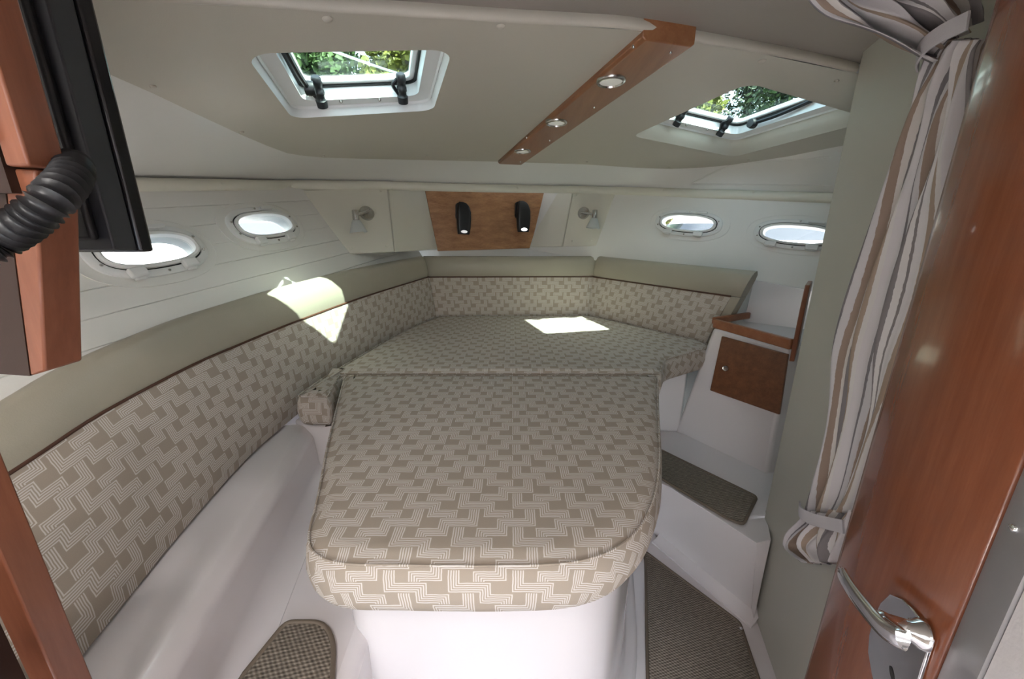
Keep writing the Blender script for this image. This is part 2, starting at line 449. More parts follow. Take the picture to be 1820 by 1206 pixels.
# rolled aft edge of the headliner
mb = MB()
nl = curve_pts(near, 4)
prof = [(0, 0), (-.003, .001), (-.006, .004), (-.007, .010), (-.005, .017), (0, .026)]
loops = []
for i, p in enumerate(nl):
    a = nl[max(0, i - 1)]; b = nl[min(len(nl) - 1, i + 1)]; t = (b - a).normalized(); back = Vector((t.y, -t.x, 0)).normalized()
    if back.y > 0: back = -back
    loops.append([Vector((p.x, p.y, H(p.x, p.y))) + back * -u + Vector((0, 0, w)) for u, w in prof])
mb.loft(loops, False, False, closed=False); build('rolled_edge', mb, 'liner_vinyl', ceiling, ang=60)
# aft ceiling, a little higher
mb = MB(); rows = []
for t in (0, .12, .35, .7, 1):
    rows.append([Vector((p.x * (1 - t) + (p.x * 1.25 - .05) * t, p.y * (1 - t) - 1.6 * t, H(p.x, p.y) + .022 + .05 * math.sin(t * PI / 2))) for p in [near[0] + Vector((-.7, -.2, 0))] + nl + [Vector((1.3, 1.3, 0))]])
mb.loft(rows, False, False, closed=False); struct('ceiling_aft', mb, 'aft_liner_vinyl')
# outer deck over everything, so that daylight comes in through the openings only
deck_holes = [[((h['M'] @ Vector((p[0], p[1], .05)))) for p in rrect(h['w'] + .0, h['h'] + .0, .04)] for h in HATCH]
deck = sheet([(-2.1, -1.7), (2.3, -1.7), (2.3, 1.5), (.9, 2.9), (-.4, 2.9), (-1.5, 2.2)], [[(p.x, p.y) for p in q] for q in deck_holes], lambda x, y: H(x, y) + (.084 if (Vector((x, y)) - C0).dot(RX) < 0 else .114), .2)
struct('roof', deck, 'boat_white')

# ---- hull sides
PS = {0: (1.05, 1.03), 1: (1.14, .84)}       # portlight proportions, left and right
def hull(name, pl, t0, t1, len0, len1, drop, planks, ports, mat):
    """slab in the hull plane; x runs along the trim line, y up the plane"""
    p0, n = pl; M = frame(t0, t1 - t0, n)
    assert (M.to_3x3() @ Vector((0, 1, 0))).z > 0
    cutters = []; centres = []; sd = 0 if pl is LP else 1
    for px, py in ports:
        q = M.inverted() @ atp(px, py, pl); centres.append(q)
        c = MB(); c.loft([[M @ Vector((q.x + a, q.y + b, z)) for a, b in oval(.124 * PS[sd][0], .054 * PS[sd][1])] for z in (-.1, .1)])
        cutters.append(build('cutter', c, 'rubber'))
    root = None; n_ = len(planks) - 1
    for i in range(n_):
        y0, y1 = planks[i], planks[i + 1]; mb = MB()
        g = .0007 if n_ > 1 else 0
        if n_ > 1:
            lp = [(y0 + g, .0), (y0 + g, -.0 + .0), (y1 - g, 0), (y1 - g, 0)]
        mb.loft([[M @ Vector((x, y, z)) for x, y in ((len0, y0 + g), (len1, y0 + g), (len1, y1 - g), (len0, y1 - g))] for z in (-.022, 0)])
        if root is None:
            if n_ > 1:
                bk = MB(); bk.loft([[M @ Vector((x, y, z)) for x, y in ((len0, planks[0]), (len1, planks[0]), (len1, planks[-1]), (len0, planks[-1]))] for z in (-.03, -.0025)])
                root = struct(name, bk, mat); cut(root, cutters)
                o = build('plank', mb, mat, root)
            else: o = root = struct(name, mb, mat)
        else: o = build('plank', mb, mat, root)
        cut(o, [c for c in cutters])
        if n_ > 1:
            b = o.modifiers.new('bevel', 'BEVEL'); b.width = .0015; b.segments = 1; b.limit_method = 'ANGLE'; b.angle_limit = 1.0
    for c in cutters: bpy.data.objects.remove(c)
    return root, M, centres
LT0, LT1 = atp(240, 315, LP), atp(525, 320, LP)
wall_left, ML, cL = hull('wall_left', LP, LT0, LT1, -3.2, 1.25, .6, [-.525, -.455, -.385, -.315, -.245, -.175, -.105, -.035, .03], [(267, 447), (471, 402)], 'wall_vinyl')
RT0, RT1 = atp(1475, 342, RP), atp(1095, 331, RP)
wall_right, MR, cR = hull('wall_right', RP, RT0, RT0 * 2 - RT1, -1.75, .75, .6, [-.43, .03], [(1222, 397), (1416, 417)], 'wall_vinyl')
mb = MB(); q = [ML @ Vector((x, -.52, -.024)) for x in (-3.2, 1.25)]; mb.add([q[0], q[1], Vector((q[1].x - .02, q[1].y, .3)), Vector((q[0].x - .1, q[0].y, 0))], [(0, 1, 2, 3)]); build('lower_lining', mb, 'wall_vinyl', wall_left)
mb = MB(); q = [MR @ Vector((x, -.425, -.015)) for x in (-1.75, .75)]; mb.add([q[0], q[1], Vector((q[1].x + .02, q[1].y + .03, 0)), Vector((q[0].x + .06, q[0].y + .12, 0))], [(0, 1, 2, 3)]); build('lower_lining', mb, 'wall_vinyl', wall_right)
# windows: oval portlights
def portlight(k, M, c, flip):
    M2 = M @ Matrix.Translation(Vector((c.x, c.y, 0))) @ Matrix.Diagonal((PS[flip][0], PS[flip][1], 1, 1))
    s = MB()
    a0, a1 = oval(.176, .102, 2.3), oval(.124, .054)
    s.ring(a0, oval(.172, .098, 2.3), 0, .003, M2)
    s.ring(oval(.172, .098, 2.3), oval(.140, .070), .0, .0015, M2)
    root = struct('window_%d' % k, s, 'wall_vinyl')
    f = MB(); L = lambda lp, z: [M2 @ Vector((p[0], p[1], z)) for p in lp]
    f.loft([L(oval(.146, .076), .001), L(oval(.146, .076), .008), L(oval(.140, .070), .012), L(oval(.128, .058), .012), L(oval(.126, .056), .006)], False, False)
    build('flange', f, 'white_plastic', root, ang=50)
    g = MB(); g.ring(oval(.127, .057), oval(.1225, .0525), .004, .0085, M2); build('gasket', g, 'rubber', root)
    r = MB(); r.loft([L(oval(.123, .053), .002), L(oval(.123, .053), .017), L(oval(.118, .048), .020), L(oval(.112, .042), .017), L(oval(.110, .040), -.03), L(oval(.124, .054), -.05)], False, False)
    build('sash', r, 'white_plastic', root, ang=50)
    p = MB(); p.loft([L(oval(.112, .042), -.004), L(oval(.112, .042), .002)]); build('pane', p, 'port_glass', root)
    for x in (-.075, .06):
        y = -.060
        q = MB(); q.box(M2 @ Vector((x, y, .018)), (.040, .026, .016), M2.to_3x3()); lt = build('latch', q, 'white_plastic', root, bevel=.004)
        q = MB(); q.box(M2 @ Vector((x, y - .012, .012)), (.026, .012, .012), M2.to_3x3()); build('latch_tab', q, 'white_plastic', lt, bevel=.003)
    q = MB(); q.box(M2 @ Vector((.05, .066, .014)), (.05, .012, .010), M2.to_3x3()); build('hinge', q, 'white_plastic', root, bevel=.003)
    for t in (20, 90, 160, 200, 270, 340):
        t = math.radians(t); button(root, M2 @ Vector((.137 * math.cos(t), .067 * math.sin(t), .0115)), M2.to_3x3() @ Vector((0, 0, 1)), .004, 'nickel', 'screw')
portlight(1, ML, cL[0], 0); portlight(2, ML, cL[1], 0); portlight(3, MR, cR[0], 1); portlight(4, MR, cR[1], 1)

# ---- moulded side of the coachroof between headliner and shelf trim
bowp = (Vector((-.654, 2.202, 1.495)), Vector((FX.x, FX.y, 0)))
trim_px = [(60, 311), (160, 313), (240, 315), (335, 317), (430, 319), (480, 320), (525, 320), (560, 321), (600, 321), (690, 322), (860, 327), (1030, 330), (1110, 332), (1190, 334), (1245, 336), (1300, 337), (1400, 340), (1475, 342), (1560, 345)]
trim = [atp(px, py, LP) if px <= 525 else atp(px, py, RP) if px >= 1100 else atp(px, py, bowp) for px, py in trim_px]
trim[7] = trim[6].lerp(trim[9], .35); trim[8] = trim[6].lerp(trim[9], .66)
rows = [[], [], [], [], [], []]
s_ext = [side[0] + (side[0] - side[2]).normalized() * 1.8 + Vector((0, 0, .05))] + side + [side[-1] + Vector((.22, -.36, .01))]
t_ext = [trim[0] + (trim[0] - trim[2]).normalized() * 1.8] + trim + [trim[-1] + (trim[-1] - trim[-3]) * 1.0]
for a, b in zip(s_ext, t_ext):
    up = Vector((0, 0, .02)); ins = Vector((0, 0, 0))
    for i, t in enumerate((0, .2, .45, .7, .9, 1)):
        p = (a + up * .35).lerp(b, t); p.z += .012 * math.sin(t * PI); rows[i].append(p)
rows.insert(0, [p + Vector((0, 0, .06)) for p in s_ext])
mb = MB(); mb.loft(rows, False, False, closed=False)
band = struct('wall_upper', mb, 'gelcoat_band', ang=60)
tb = bvh([band])
for px in ([(1228, 327), (1262, 309), (1300, 294), (1340, 288), (1400, 284), (1475, 279)], [(1228, 327), (1300, 328), (1400, 329), (1475, 330)]):
    ps = [hit(tb, *p)[0] for p in px]; ps = [p for p in ps if p]
    mb = MB(); mb.tube(curve_pts(ps, 5), .0035, 8); build('moulded_ridge', mb, 'gelcoat_band', band)
# padded trim roll below it
def roll(name, pts, r=.022, off=.004):
    mb = MB(); L = []
    pts = curve_pts(pts, 3)
    for i, p in enumerate(pts):
        t = (pts[min(i + 1, len(pts) - 1)] - pts[max(0, i - 1)]).normalized(); inn = Vector((t.y, -t.x, 0)).normalized()
        if inn.dot(Vector((0, .6, 0)) - Vector((p.x, p.y, 0))) < 0: inn = -inn
        L.append([p + Vector((0, 0, -.022)) + inn * (r * .9 * math.cos(a) + off) + Vector((0, 0, r * math.sin(a))) for a in [2 * PI * k / 12 for k in range(12)]])
    mb.loft(L); return struct(name, mb, 'panel_vinyl', ang=60)
tl = roll('trim_1', [t_ext[0]] + trim[:7] + [trim[9]], off=.016); tm = roll('trim_2', [trim[9], trim[10], trim[11]]); tr = roll('trim_3', [trim[11]] + trim[12:] + [t_ext[-1]])
tt = bvh([tl, tm, tr])
for px, o in (((396, 326), tl), ((519, 330), tl), ((1178, 338), tr), ((1340, 341), tr), ((920, 333), tm)):
    p, n = hit(tt, *px)
    if p: button(o, p, n, .006, 'panel_vinyl')

# ---- bow wall behind the corner panels
bwp = (Vector((-.527, 2.5, 1.3)), Vector((FX.x, FX.y, 0)))
Mb = frame(Vector((-.527, 2.5, 0)) + Vector((FX.x, FX.y, 0)) * .02, Vector((RX.x, RX.y, 0)), Vector((-FX.x, -FX.y, 0)))
mb = MB(); mb.box(Mb @ Vector((.39, .95, -.015)), (2.2, 1.35, .03), Mb.to_3x3()); wall_bow = struct('wall_bow', mb, 'wall_vinyl')

# ---- bulkhead of the compartment on the right
BX = lambda y: .838 + .28 * (y - 1.08)
def wallpoly(pts, z0, z1, d):
    return [Vector((x, y, z)) for x, y, z in ((pts[0][0], pts[0][1], z0), (pts[1][0], pts[1][1], z0), (pts[1][0], pts[1][1], z1), (pts[0][0], pts[0][1], z1))]
mb = MB(); q = wallpoly([(BX(1.08), 1.08), (BX(.40), .40)], 0, 1.72, 0); mb.hexa(q, [p + Vector((.03, .0, 0)) for p in q])
bulk = struct('wall_bulkhead', mb, 'bulkhead_vinyl', bevel=.004)
mb = MB(); q = wallpoly([(BX(1.08) + .02, 1.085), (2.1, 1.40)], 0, 1.72, 0); mb.hexa(q, [p + Vector((0, .02, 0)) for p in q]); build('forward_face', mb, 'bulkhead_vinyl', bulk)
mb = MB(); mb.box((1.1, -.25, .85), (.03, 2.6, 1.8)); mb.box((1.0, -.85, .85), (.03, 1.5, 1.8)); build('outer_skin', mb, 'gelcoat', bulk)

mb = MB(); mb.box((-1.25, -1.62, .85), (1.3, .03, 1.75)); mb.box((.55, -1.62, .85), (.7, .03, 1.75)); struct('wall_stern_block', mb, 'aft_liner_vinyl')  # unseen bulkheads added to narrow the aft opening and cut its sky light
mb = MB(); mb.box((-1.62, -.4, .7), (.03, 2.6, 1.8)); struct('wall_outer', mb, 'gelcoat')
def wn_(o):
    w = o.modifiers.new('normals', 'WEIGHTED_NORMAL'); w.keep_sharp = True; w.weight = 80; return o
# ---- floor, steps and moulded bases
FLOOR = [(-1.3, -1.6), (1.15, -1.6), (1.3, 1.5), (.8, 2.2), (-.5, 2.4), (-1.0, 1.8)]
mb = MB(); mb.prism(FLOOR, -.04, 0); floor = struct('floor', mb, 'gelcoat')
# raised walkway on the left, z = .33
mb = MB(); mb.prism([(-.70, -.2), (-.27, -.2), (-.30, .62), (-.42, 1.25), (-.80, 1.25)], 0, .448)
struct('floor_raised', mb, 'gelcoat', bevel=.03, seg=4)
# step on the right
rt = [atz(1345, 965, .33), atz(1195, 868, .33)]
STEP = [(rt[0].x, rt[0].y), (.800, .985), (.862, 1.112), (1.15, 1.20), (1.12, 1.30), (.775, 1.655), (.47, 1.655), (.47, 1.36), (rt[1].x, rt[1].y)]
f0 = [atz(1335, 1092, 0), atz(1178, 962, 0)]
STEP0 = [(f0[0].x, f0[0].y)] + STEP[1:7] + [(.56, 1.46), (f0[1].x, f0[1].y)]
mb = MB(); mb.loft([[Vector((p[0], p[1], 0)) for p in STEP0], [Vector((p[0], p[1], .33)) for p in STEP]])
step = tag(build('moulded_step', mb, 'gelcoat', bevel=.018, seg=3), 'white moulded step with a mat beside the island berth', 'step')
mb = MB(); fl = [f0[0] + Vector((.02, -.02, 0)), f0[1] + Vector((0, .02, 0))]; d = (fl[1] - fl[0]).normalized(); nn = Vector((-d.y, d.x, 0))
if nn.x > 0: nn = -nn
mb.loft([[p + nn * u + Vector((0, 0, w)) for u, w in ((-.02, 0), (.055, 0), (.055, .006), (.035, .012), (.012, .03), (-.02, .06))] for p in fl])
build('cove', mb, 'gelcoat', step, ang=60)

# pedestal of the island berth
PED = rounded([(-.335, .60), (.20, .60), (.335, .86), (.445, 1.31), (-.50, 1.31), (-.40, .86)], [.07, .10, .12, 0, 0, .1], 8)
mb = MB()
mb.loft([[Vector((p.x, p.y, z)) for p in inset(PED, -o)] for z, o in ((0, .045), (.02, .043), (.028, .03), (.035, .012), (.06, .002), (.12, 0), (.635, 0))])
tag(build('bed_pedestal', mb, 'gelcoat', ang=60), 'glossy white moulded pedestal carrying the tapered foot of the berth', 'pedestal')
# berth platform in the bow
PLAT = [(-.735, 1.19), (-.66, 1.15), (-.515, 1.15), (-.515, 1.32), (.46, 1.32), (.46, 1.66), (.795, 1.66), (.87, 1.80), (.52, 2.33), (-.46, 2.40), (-.66, 1.75)]
mb = MB(); mb.prism(PLAT, 0, .63); plat = tag(build('berth_platform', mb, 'gelcoat', bevel=.006), 'white moulded platform under the bow mattress', 'platform')
# bench moulding along the left backrest: ledge, riser and lower cove
la = [atz(345, 1060, .62), atz(520, 790, .62)]; dirl = (la[1] - la[0]).normalized()
mb = MB(); L = []
for t, in ((-.165,), (0,), (.3,), (.66,)):
    p = la[0] + dirl * t; w = Vector((dirl.y, -dirl.x, 0))
    if w.x < 0: w = -w
    o = p.copy(); o.z = 0
    L.append([o + w * u + Vector((0, 0, z)) for u, z in ((-.40, .30), (-.40, .615), (-.02, .618), (-.007, .6178), (-.001, .616), (.005, .612), (.020, .601), (.0245, .597), (.028, .591), (.030, .583), (.034, .53), (.0355, .50), (.038, .488), (.044, .475), (.054, .463), (.066, .455), (.080, .451), (.092, .450), (.092, .30))])
mb.loft(L); bench = tag(wn_(build('bench_moulding', mb, 'gelcoat', ang=60)), 'white glossy bench moulding with a ledge under the long backrest', 'bench')

# ================================================================== CUSHIONS
def mattress(name, poly, z0, z1, label, seam_inset=.006, bevel_r=.03, uvo=(0, 0)):
    P = subdiv(poly, .04); h = z1 - z0; r = bevel_r
    prof = [(.03, 0), (.008, .012), (0, .03), (-.004, h * .5), (0, h - r), (r * .3, h - r * .35), (r, h - .002), (r * 1.35, h)]
    n = len(P); loops = []; uvs = []
    nrm = []
    for i in range(n):
        a = (P[(i + 1) % n] - P[i - 1]).normalized(); nrm.append(Vector((a.y, -a.x)))
    for ins, z in prof:
        q = inset(P, ins); loops.append([Vector((p.x, p.y, z0 + z)) for p in q])
        uvs.append([(p.x + nr.x * max(0, h - z) + uvo[0], p.y + nr.y * max(0, h - z) + uvo[1]) for p, nr in zip(q, nrm)])
    mb = MB(); mb.loft(loops, True, False, uvs=uvs)
    zt = loops[-1][0].z; cap = sheet([(p.x, p.y) for p in loops[-1]], [], lambda x, y: zt, .09); cap.uv = [(v.x + uvo[0], v.y + uvo[1]) for v in cap.v]
    mb.add(cap.v, cap.f, cap.uv)
    root = tag(build(name, mb, 'fabric', ang=70, weld=True), label, 'mattress')
    sm = MB(); q = inset(P, r * .22); sm.tube([Vector((p.x, p.y, z1 - r * .28)) for p in q], .0022, 6, True)
    s2 = build('seam', sm, 'fabric', root)
    return root
FIL = [(-.615, 1.325), (-.555, 1.14), (-.455, .83), (-.385, .64), (-.352, .525), (-.29, .487), (-.05, .483), (.12, .487), (.22, .545), (.30, .665), (.375, .86), (.455, 1.10), (.535, 1.325)]
FIL = [Vector(p) for p in FIL]
filler = mattress('bed_mattress', rounded(FIL, [.03, .1, .1, .1, .055, .05, .05, .08, .12, .1, .1, .1, .03], 4), .635, .75, 'tapered patterned mattress section forming the foot of the island berth')
FWD = [(-.69, 1.125), (-.575, 1.125), (-.622, 1.33), (.545, 1.33), (.63, 1.50), (.885, 1.66), (.915, 1.735), (.475, 2.335), (-.455, 2.31), (-.585, 1.93), (-.64, 1.56), (-.68, 1.30)]
fwdm = mattress('bed_mattress', rounded([Vector(p) for p in FWD], [.03, .02, .0, .0, .05, .04, .04, .05, .05, .1, .1, .1], 4), .632, .75, 'wide patterned bow mattress section with a bright square of sunlight', uvo=(.03, .05))

def backrest(st, th, out, label, name='backrest_cushion', border=False):
    """st: stations (bottom, top) on the front face; out(k): direction towards the wall"""
    n = len(st); us = [0]
    for k in range(1, n): us.append(us[-1] + ((st[k][0] + st[k][1]) / 2 - (st[k - 1][0] + st[k - 1][1]) / 2).length)
    sp = .71
    c = sum((s[0] for s in st), Vector()) / n
    root = thing(name, (c.x, c.y, min(s[0].z for s in st)), label, 'cushion', 'backrest cushions around the berth')
    def loft(prof, mat, nm, ks, parent=root):
        L, UV = [], []
        for k in ks:
            b, t = st[k]; h = t - b; o = out(k)
            e = 0 if 0 < k < n - 1 else .006
            L.append([b + h * f + o * (d + e * (1 if d < th * .5 else -1)) for f, d in prof]); UV.append([(us[k], f * h.length) for f, d in prof])
        mb = MB(); mb.loft(L, uvs=UV); return build(nm, mb, mat, parent, ang=60)
    fr = [(sp * i / 7, -.010 * math.sin(PI * (i / 7)) ** .6) for i in range(8)]; fr[0] = (.0, .012)
    ks = list(range(n))
    fab = loft(fr + [(sp, th), (0, th)], 'fabric', 'fabric_panel', ks[:-1] if border else ks)
    bd = [(sp + .006 + (1 - sp) * g, d) for g, d in ((0, .002), (.2, -.006), (.5, -.008), (.8, -.003), (.93, .006), (1.0, .02))]
    vin = loft(bd + [(1.0, th * .6), (.96, th * .9), (.9, th), (sp + .006, th)], 'taupe_vinyl', 'vinyl_band', ks)
    if border:
        e2 = loft([(.0, .008), (sp * .5, -.004), (sp, 0), (sp, th), (0, th)], 'taupe_vinyl', 'end_border', ks[-2:])
    mb = MB(); mb.tube([b + (t - b) * (sp + .003) + out(k) * -.001 for k, (b, t) in list(enumerate(st))[:(-1 if border else None)]], .0035, 8); build('piping', mb, 'brown_piping', root)
    mb = MB(); mb.tube([b + (t - b) * .985 + out(k) * .012 for k, (b, t) in enumerate(st)], .0022, 6); build('top_seam', mb, 'taupe_vinyl', root)
    return root
# long one on the left
LPo = (LP[0] + LP[1] * .075, LP[1])
tp = [(0, 710), (130, 640), (300, 572), (400, 541), (500, 512), (620, 482), (700, 466), (755, 455)]
bt = [(-.668, .53, .63), (-.698, .68, .63), (-.735, .93, .63), (-.742, 1.10, .63), (-.728, 1.30, .635), (-.672, 1.65, .65), (-.585, 1.99, .665), (-.462, 2.345, .68)]
T = [atp(px, py, LPo) for px, py in tp]; B = [Vector(p) for p in bt]
T = [T[0] + (T[0] - T[1]) * 1.6] + T; B = [Vector((-.628, .33, .63))] + B
T = curve_pts(T, 4); B = curve_pts(B, 4); st = list(zip(B, T))
def outL(k):
    a, b = st[max(0, k - 1)], st[min(len(st) - 1, k + 1)]; t = (b[0] + b[1] - a[0] - a[1]).normalized(); h = (st[k][1] - st[k][0]).normalized()
    o = h.cross(t).normalized(); return o if o.x < 0 else -o
backrest(st, .07, outL, 'long curved patterned backrest below the planked hull side with a triangular patch of sun')
# bow
yb = 2.345
b0, b1 = Vector((-.480, 2.333, .68)), Vector((.482, 2.360, .68)); t0, t1 = aty(751, 456, 2.352), aty(1063, 456, 2.370)
st2 = [(b0.lerp(b1, k / 12) + Vector((0, .006 * math.sin(PI * k / 12), 0)), t0.lerp(t1, k / 12)) for k in range(13)]
backrest(st2, .07, lambda k: Vector((0, 1, 0)), 'straight patterned backrest across the bow below the two black reading lights')
# right
b0, b1 = Vector((.462, 2.368, .68)), Vector((.935, 1.755, .68)); vp = (b0 + Vector((.012, .01, 0)), Vector((.6, .457, 0)).normalized())
t0, t1 = atp(1060, 456, vp), atp(1340, 483, vp)
st3 = [(b0.lerp(b1, f), t0.lerp(t1, f)) for f in [k / 12 * .955 for k in range(13)] + [1.0]]
backrest(st3, .07, lambda k: Vector((.8, .6, 0)), 'short patterned backrest ending at the small corner cabinet', border=True)

# ================================================================== BOW PANELS, LAMPS
def panel(name, quad, back, mat, label, cat, bev=.004, tk=.014):
    q = [Vector(p) for p in quad]; mb = MB(); mb.hexa(q, [p + back * tk for p in q])
    return tag(build(name, mb, mat, wall_bow, bevel=bev), label)
def nface(q):
    n = (q[1] - q[0]).cross(q[3] - q[0]).normalized()
    return n if n.dot(O - q[0]) > 0 else -n
lamp_panels = []
A, B_ = trim[6], trim[9]
for px, lab, side_, pl3 in (([(533, 338), (688, 332), (701, 447), (622, 450)], 'cream corner panel beside the planked hull side, holding a wall lamp', 'L', (trim[6], trim[9], atp(620, 450, LP))),
                      ([(1019, 340), (1093, 345), (1060, 437), (1000, 438)], 'cream corner panel beside the smooth hull side, holding a wall lamp', 'R', (trim[12], trim[11], atp(1060, 437, RP)))):
    pl = plane(*pl3)
    q = [atp(x, y, pl) for x, y in px]; nf = nface(q)
    o = panel('corner_panel', q, -nf, 'panel_vinyl', lab, 'panel'); lamp_panels.append((o, pl, nf))
    bt_ = [(677, 339), (624, 441), (687, 437)] if side_ == 'L' else [(1024, 346), (1051, 427), (1016, 428)]
    for x, y in bt_: button(o, atp(x, y, pl), nf, .0065, 'panel_vinyl')
wq = [aty(755, 336, 2.5), None, None, aty(778, 446, 2.5)]
wq = [atp(px, py, bwp) for px, py in ((755, 336), (971, 342), (941, 441), (778, 446))]
nb = Vector((-FX.x, -FX.y, 0))
woodp = panel('wood_panel', [p + nb * .004 for p in wq], -nb, 'cherry_panel', 'trapezoid cherry wood panel in the bow carrying two reading lights', 'panel', .003)
lq = [atp(691, 333, plane(*(trim[6], trim[9], atp(620, 450, LP)))), wq[0], wq[3] + Vector((0, 0, .012)), atp(703, 447, plane(*(trim[6], trim[9], atp(620, 450, LP))))]
rpl = plane(trim[12], trim[11], atp(1060, 437, RP))
rq = [wq[1], atp(1017, 341, rpl), atp(998, 438, rpl), wq[2] + Vector((0, 0, .01))]
for q, lab in ((lq, 'plain cream angled panel between the wood panel and the lamp panel by the planked side'), (rq, 'plain cream angled panel between the wood panel and the lamp panel by the smooth side')):
    panel('angled_panel', q, -nface(q), 'panel_vinyl', lab, 'panel')
def wall_lamp(pb, arm_px, pl, nf, sgn, label):
    p = atp(*pb, pl); root = thing('wall_lamp', p, label, 'lamp', 'wall lamps on the corner panels')
    mb = MB(); mb.lathe([(.036, 0), (.036, .012), (.034, .016), (.012, .018)], p, nf, 28); base = build('wall_plate', mb, 'nickel', root)
    for t in (.9, -2.2): button(base, p + (Vector((0, 0, 1)) * math.sin(t) + Vector((1, 0, 0)) * math.cos(t)) * .022 + nf * .016, nf, .004, 'chrome', 'screw')
    e = atp(*arm_px, (pl[0] + nf * .045, pl[1]))
    mb = MB(); mb.tube([p + nf * .012, p + nf * .032, e], .0075, 12); build('arm', mb, 'nickel', root)
    mb = MB(); mb.lathe([(.015, 0), (.015, .045), (.013, .048)], e + Vector((0, 0, -.022)), (0, 0, 1), 20); build('socket', mb, 'nickel', root)
    ax = Vector((sgn * -.12, -.05, -1)); g = MB()
    g.lathe([(.016, 0), (.022, .010), (.032, .034), (.041, .058), (.039, .058), (.030, .034), (.020, .010), (.014, .004)], e + Vector((0, 0, -.020)), ax, 24)
    build('glass_shade', g, 'frosted', root, ang=60)
wall_lamp((651, 380), (632, 383), lamp_panels[0][1], lamp_panels[0][2], -1, 'nickel wall lamp with frosted shade, on the corner panel by the planked side')
wall_lamp((1038, 379), (1057, 381), lamp_panels[1][1], lamp_panels[1][2], 1, 'nickel wall lamp with frosted shade, on the corner panel by the smooth side')
def reading_light(top, bot, lens, label):
    a = atp(*top, bwp) + nb * .055; b = atp(*bot, bwp) + nb * .055; ax = (b - a); Lh = ax.length; d = ax.normalized()
    sx_ = Vector((RX.x, RX.y, 0)); sx_ = (sx_ - d * sx_.dot(d)).normalized(); fz = nb - d * nb.dot(d) - sx_ * nb.dot(sx_); fz.normalize()
    base = a + d * .05 - nb * .046
    root = thing('reading_light', base, label, 'lamp', 'black reading lights on the bow panel')
    mb = MB(); c = a + d * .055 - nb * .04 - sx_ * .02
    M = frame(c, sx_, nb); mb.loft([[M @ Vector((p[0], p[1], z)) for p in rrect(.05, .105, .02)] for z in (-.008, .010, .014)]); build('mount', mb, 'black_plastic', root, ang=50)
    mb = MB(); mb.tube([c, a + d * .055], .012, 10); build('pivot', mb, 'black_plastic', root)
    L = []
    for t, w, h, off in ((0, .026, .012, .018), (.04, .050, .024, .010), (.12, .068, .034, .004), (.3, .086, .044, 0), (.55, .090, .046, 0), (.8, .084, .044, 0), (.95, .076, .040, 0), (1.0, .070, .036, 0)):
        M = frame(a + d * (Lh * t) - sx_ * off, sx_, d); L.append([M @ Vector((p[0], p[1], 0)) for p in rrect(w, h, min(w, h) * .35, 4)])
    mb = MB(); mb.loft(L); build('lamp_body', mb, 'black_plastic', root, ang=50)
    mb = MB(); pz = b + d * .000 + fz * .014; Ml = frame(b - d * .016 + fz * .0215, sx_, fz); mb.loft([[Ml @ Vector((p[0], p[1], z)) for p in oval(.020, .009, 2, 24)] for z in (-.004, .0012)]); build('lens', mb, lens, root)
reading_light((822, 360), (821, 416), 'lens_dim', 'black reading light with a dim lens, on the bow panel beside the lit one')
reading_light((926, 358), (925, 412), 'lens_on', 'black reading light with a lit white lens, on the bow panel')

# ================================================================== CEILING STRIP, PUCK LIGHTS, BUTTONS
r0, r1 = -.155, -.022
mb = MB(); L = []
for i in range(9):
    s = -.112 + 1.272 * i / 8; a = boat(r0 + .04 * i / 8, s); b = boat(r1 + .04 * i / 8, s)
    L.append([a + Vector((0, 0, .03)), a + Vector((0, 0, -.010)), a.lerp(b, .06) + Vector((0, 0, -.016)), a.lerp(b, .94) + Vector((0, 0, -.016)), b + Vector((0, 0, -.010)), b + Vector((0, 0, .03))])
mb.loft(L); strip = tag(build('ceiling_strip', mb, 'cherry_strip', bevel=.002), 'long cherry wood strip on the headliner holding three round lights', 'wood strip')
for i, (rr, ss) in enumerate(((-.10, -.045), (-.04, -.03), (-.145, -.06), (-.03, -.06), (-.075, .80), (-.02, .76), (-.09, 1.13), (.0, 1.13))):
    pass
ts = bvh([strip])
for px in ((1126, 82), (1192, 92), (1056, 190), (936, 244), (977, 249), (888, 286), (925, 287)):
    p, n = hit(ts, *px)
    if p: button(strip, p, Vector((0, 0, -1)), .0035, 'nickel', 'screw')
for (px, lab) in (((1086, 143), 'round puck light by the aft end of the ceiling strip'), ((989, 217), 'round puck light in the middle of the ceiling strip'), ((929, 268), 'round puck light at the bow end of the ceiling strip')):
    p = ath(*px, -.016); nrm = Vector((0, -.04, -1)).normalized()
    root = thing('puck_light', p, lab, 'light', 'puck lights in the ceiling strip')
    mb = MB(); mb.lathe([(.038, -.004), (.038, .003), (.036, .006), (.031, .007), (.029, .003)], p, nrm, 28); build('bezel', mb, 'nickel', root, ang=50)
    mb = MB(); mb.lathe([(.030, 0), (.030, .003), (.02, .0045), (.005, .005)], p, nrm, 28); build('lens', mb, 'puck_lens', root, ang=50)
tc_ = bvh([ceiling])
for px in ((582, 33), (890, 46), (1355, 108), (1487, 143), (272, 153), (430, 234), (1043, 287), (1189, 297), (575, 277), (760, 275), (1330, 284)):
    p, n = hit(tc_, *px)
    if p: button(ceiling, p, n, .009 if px[1] < 120 else .006)

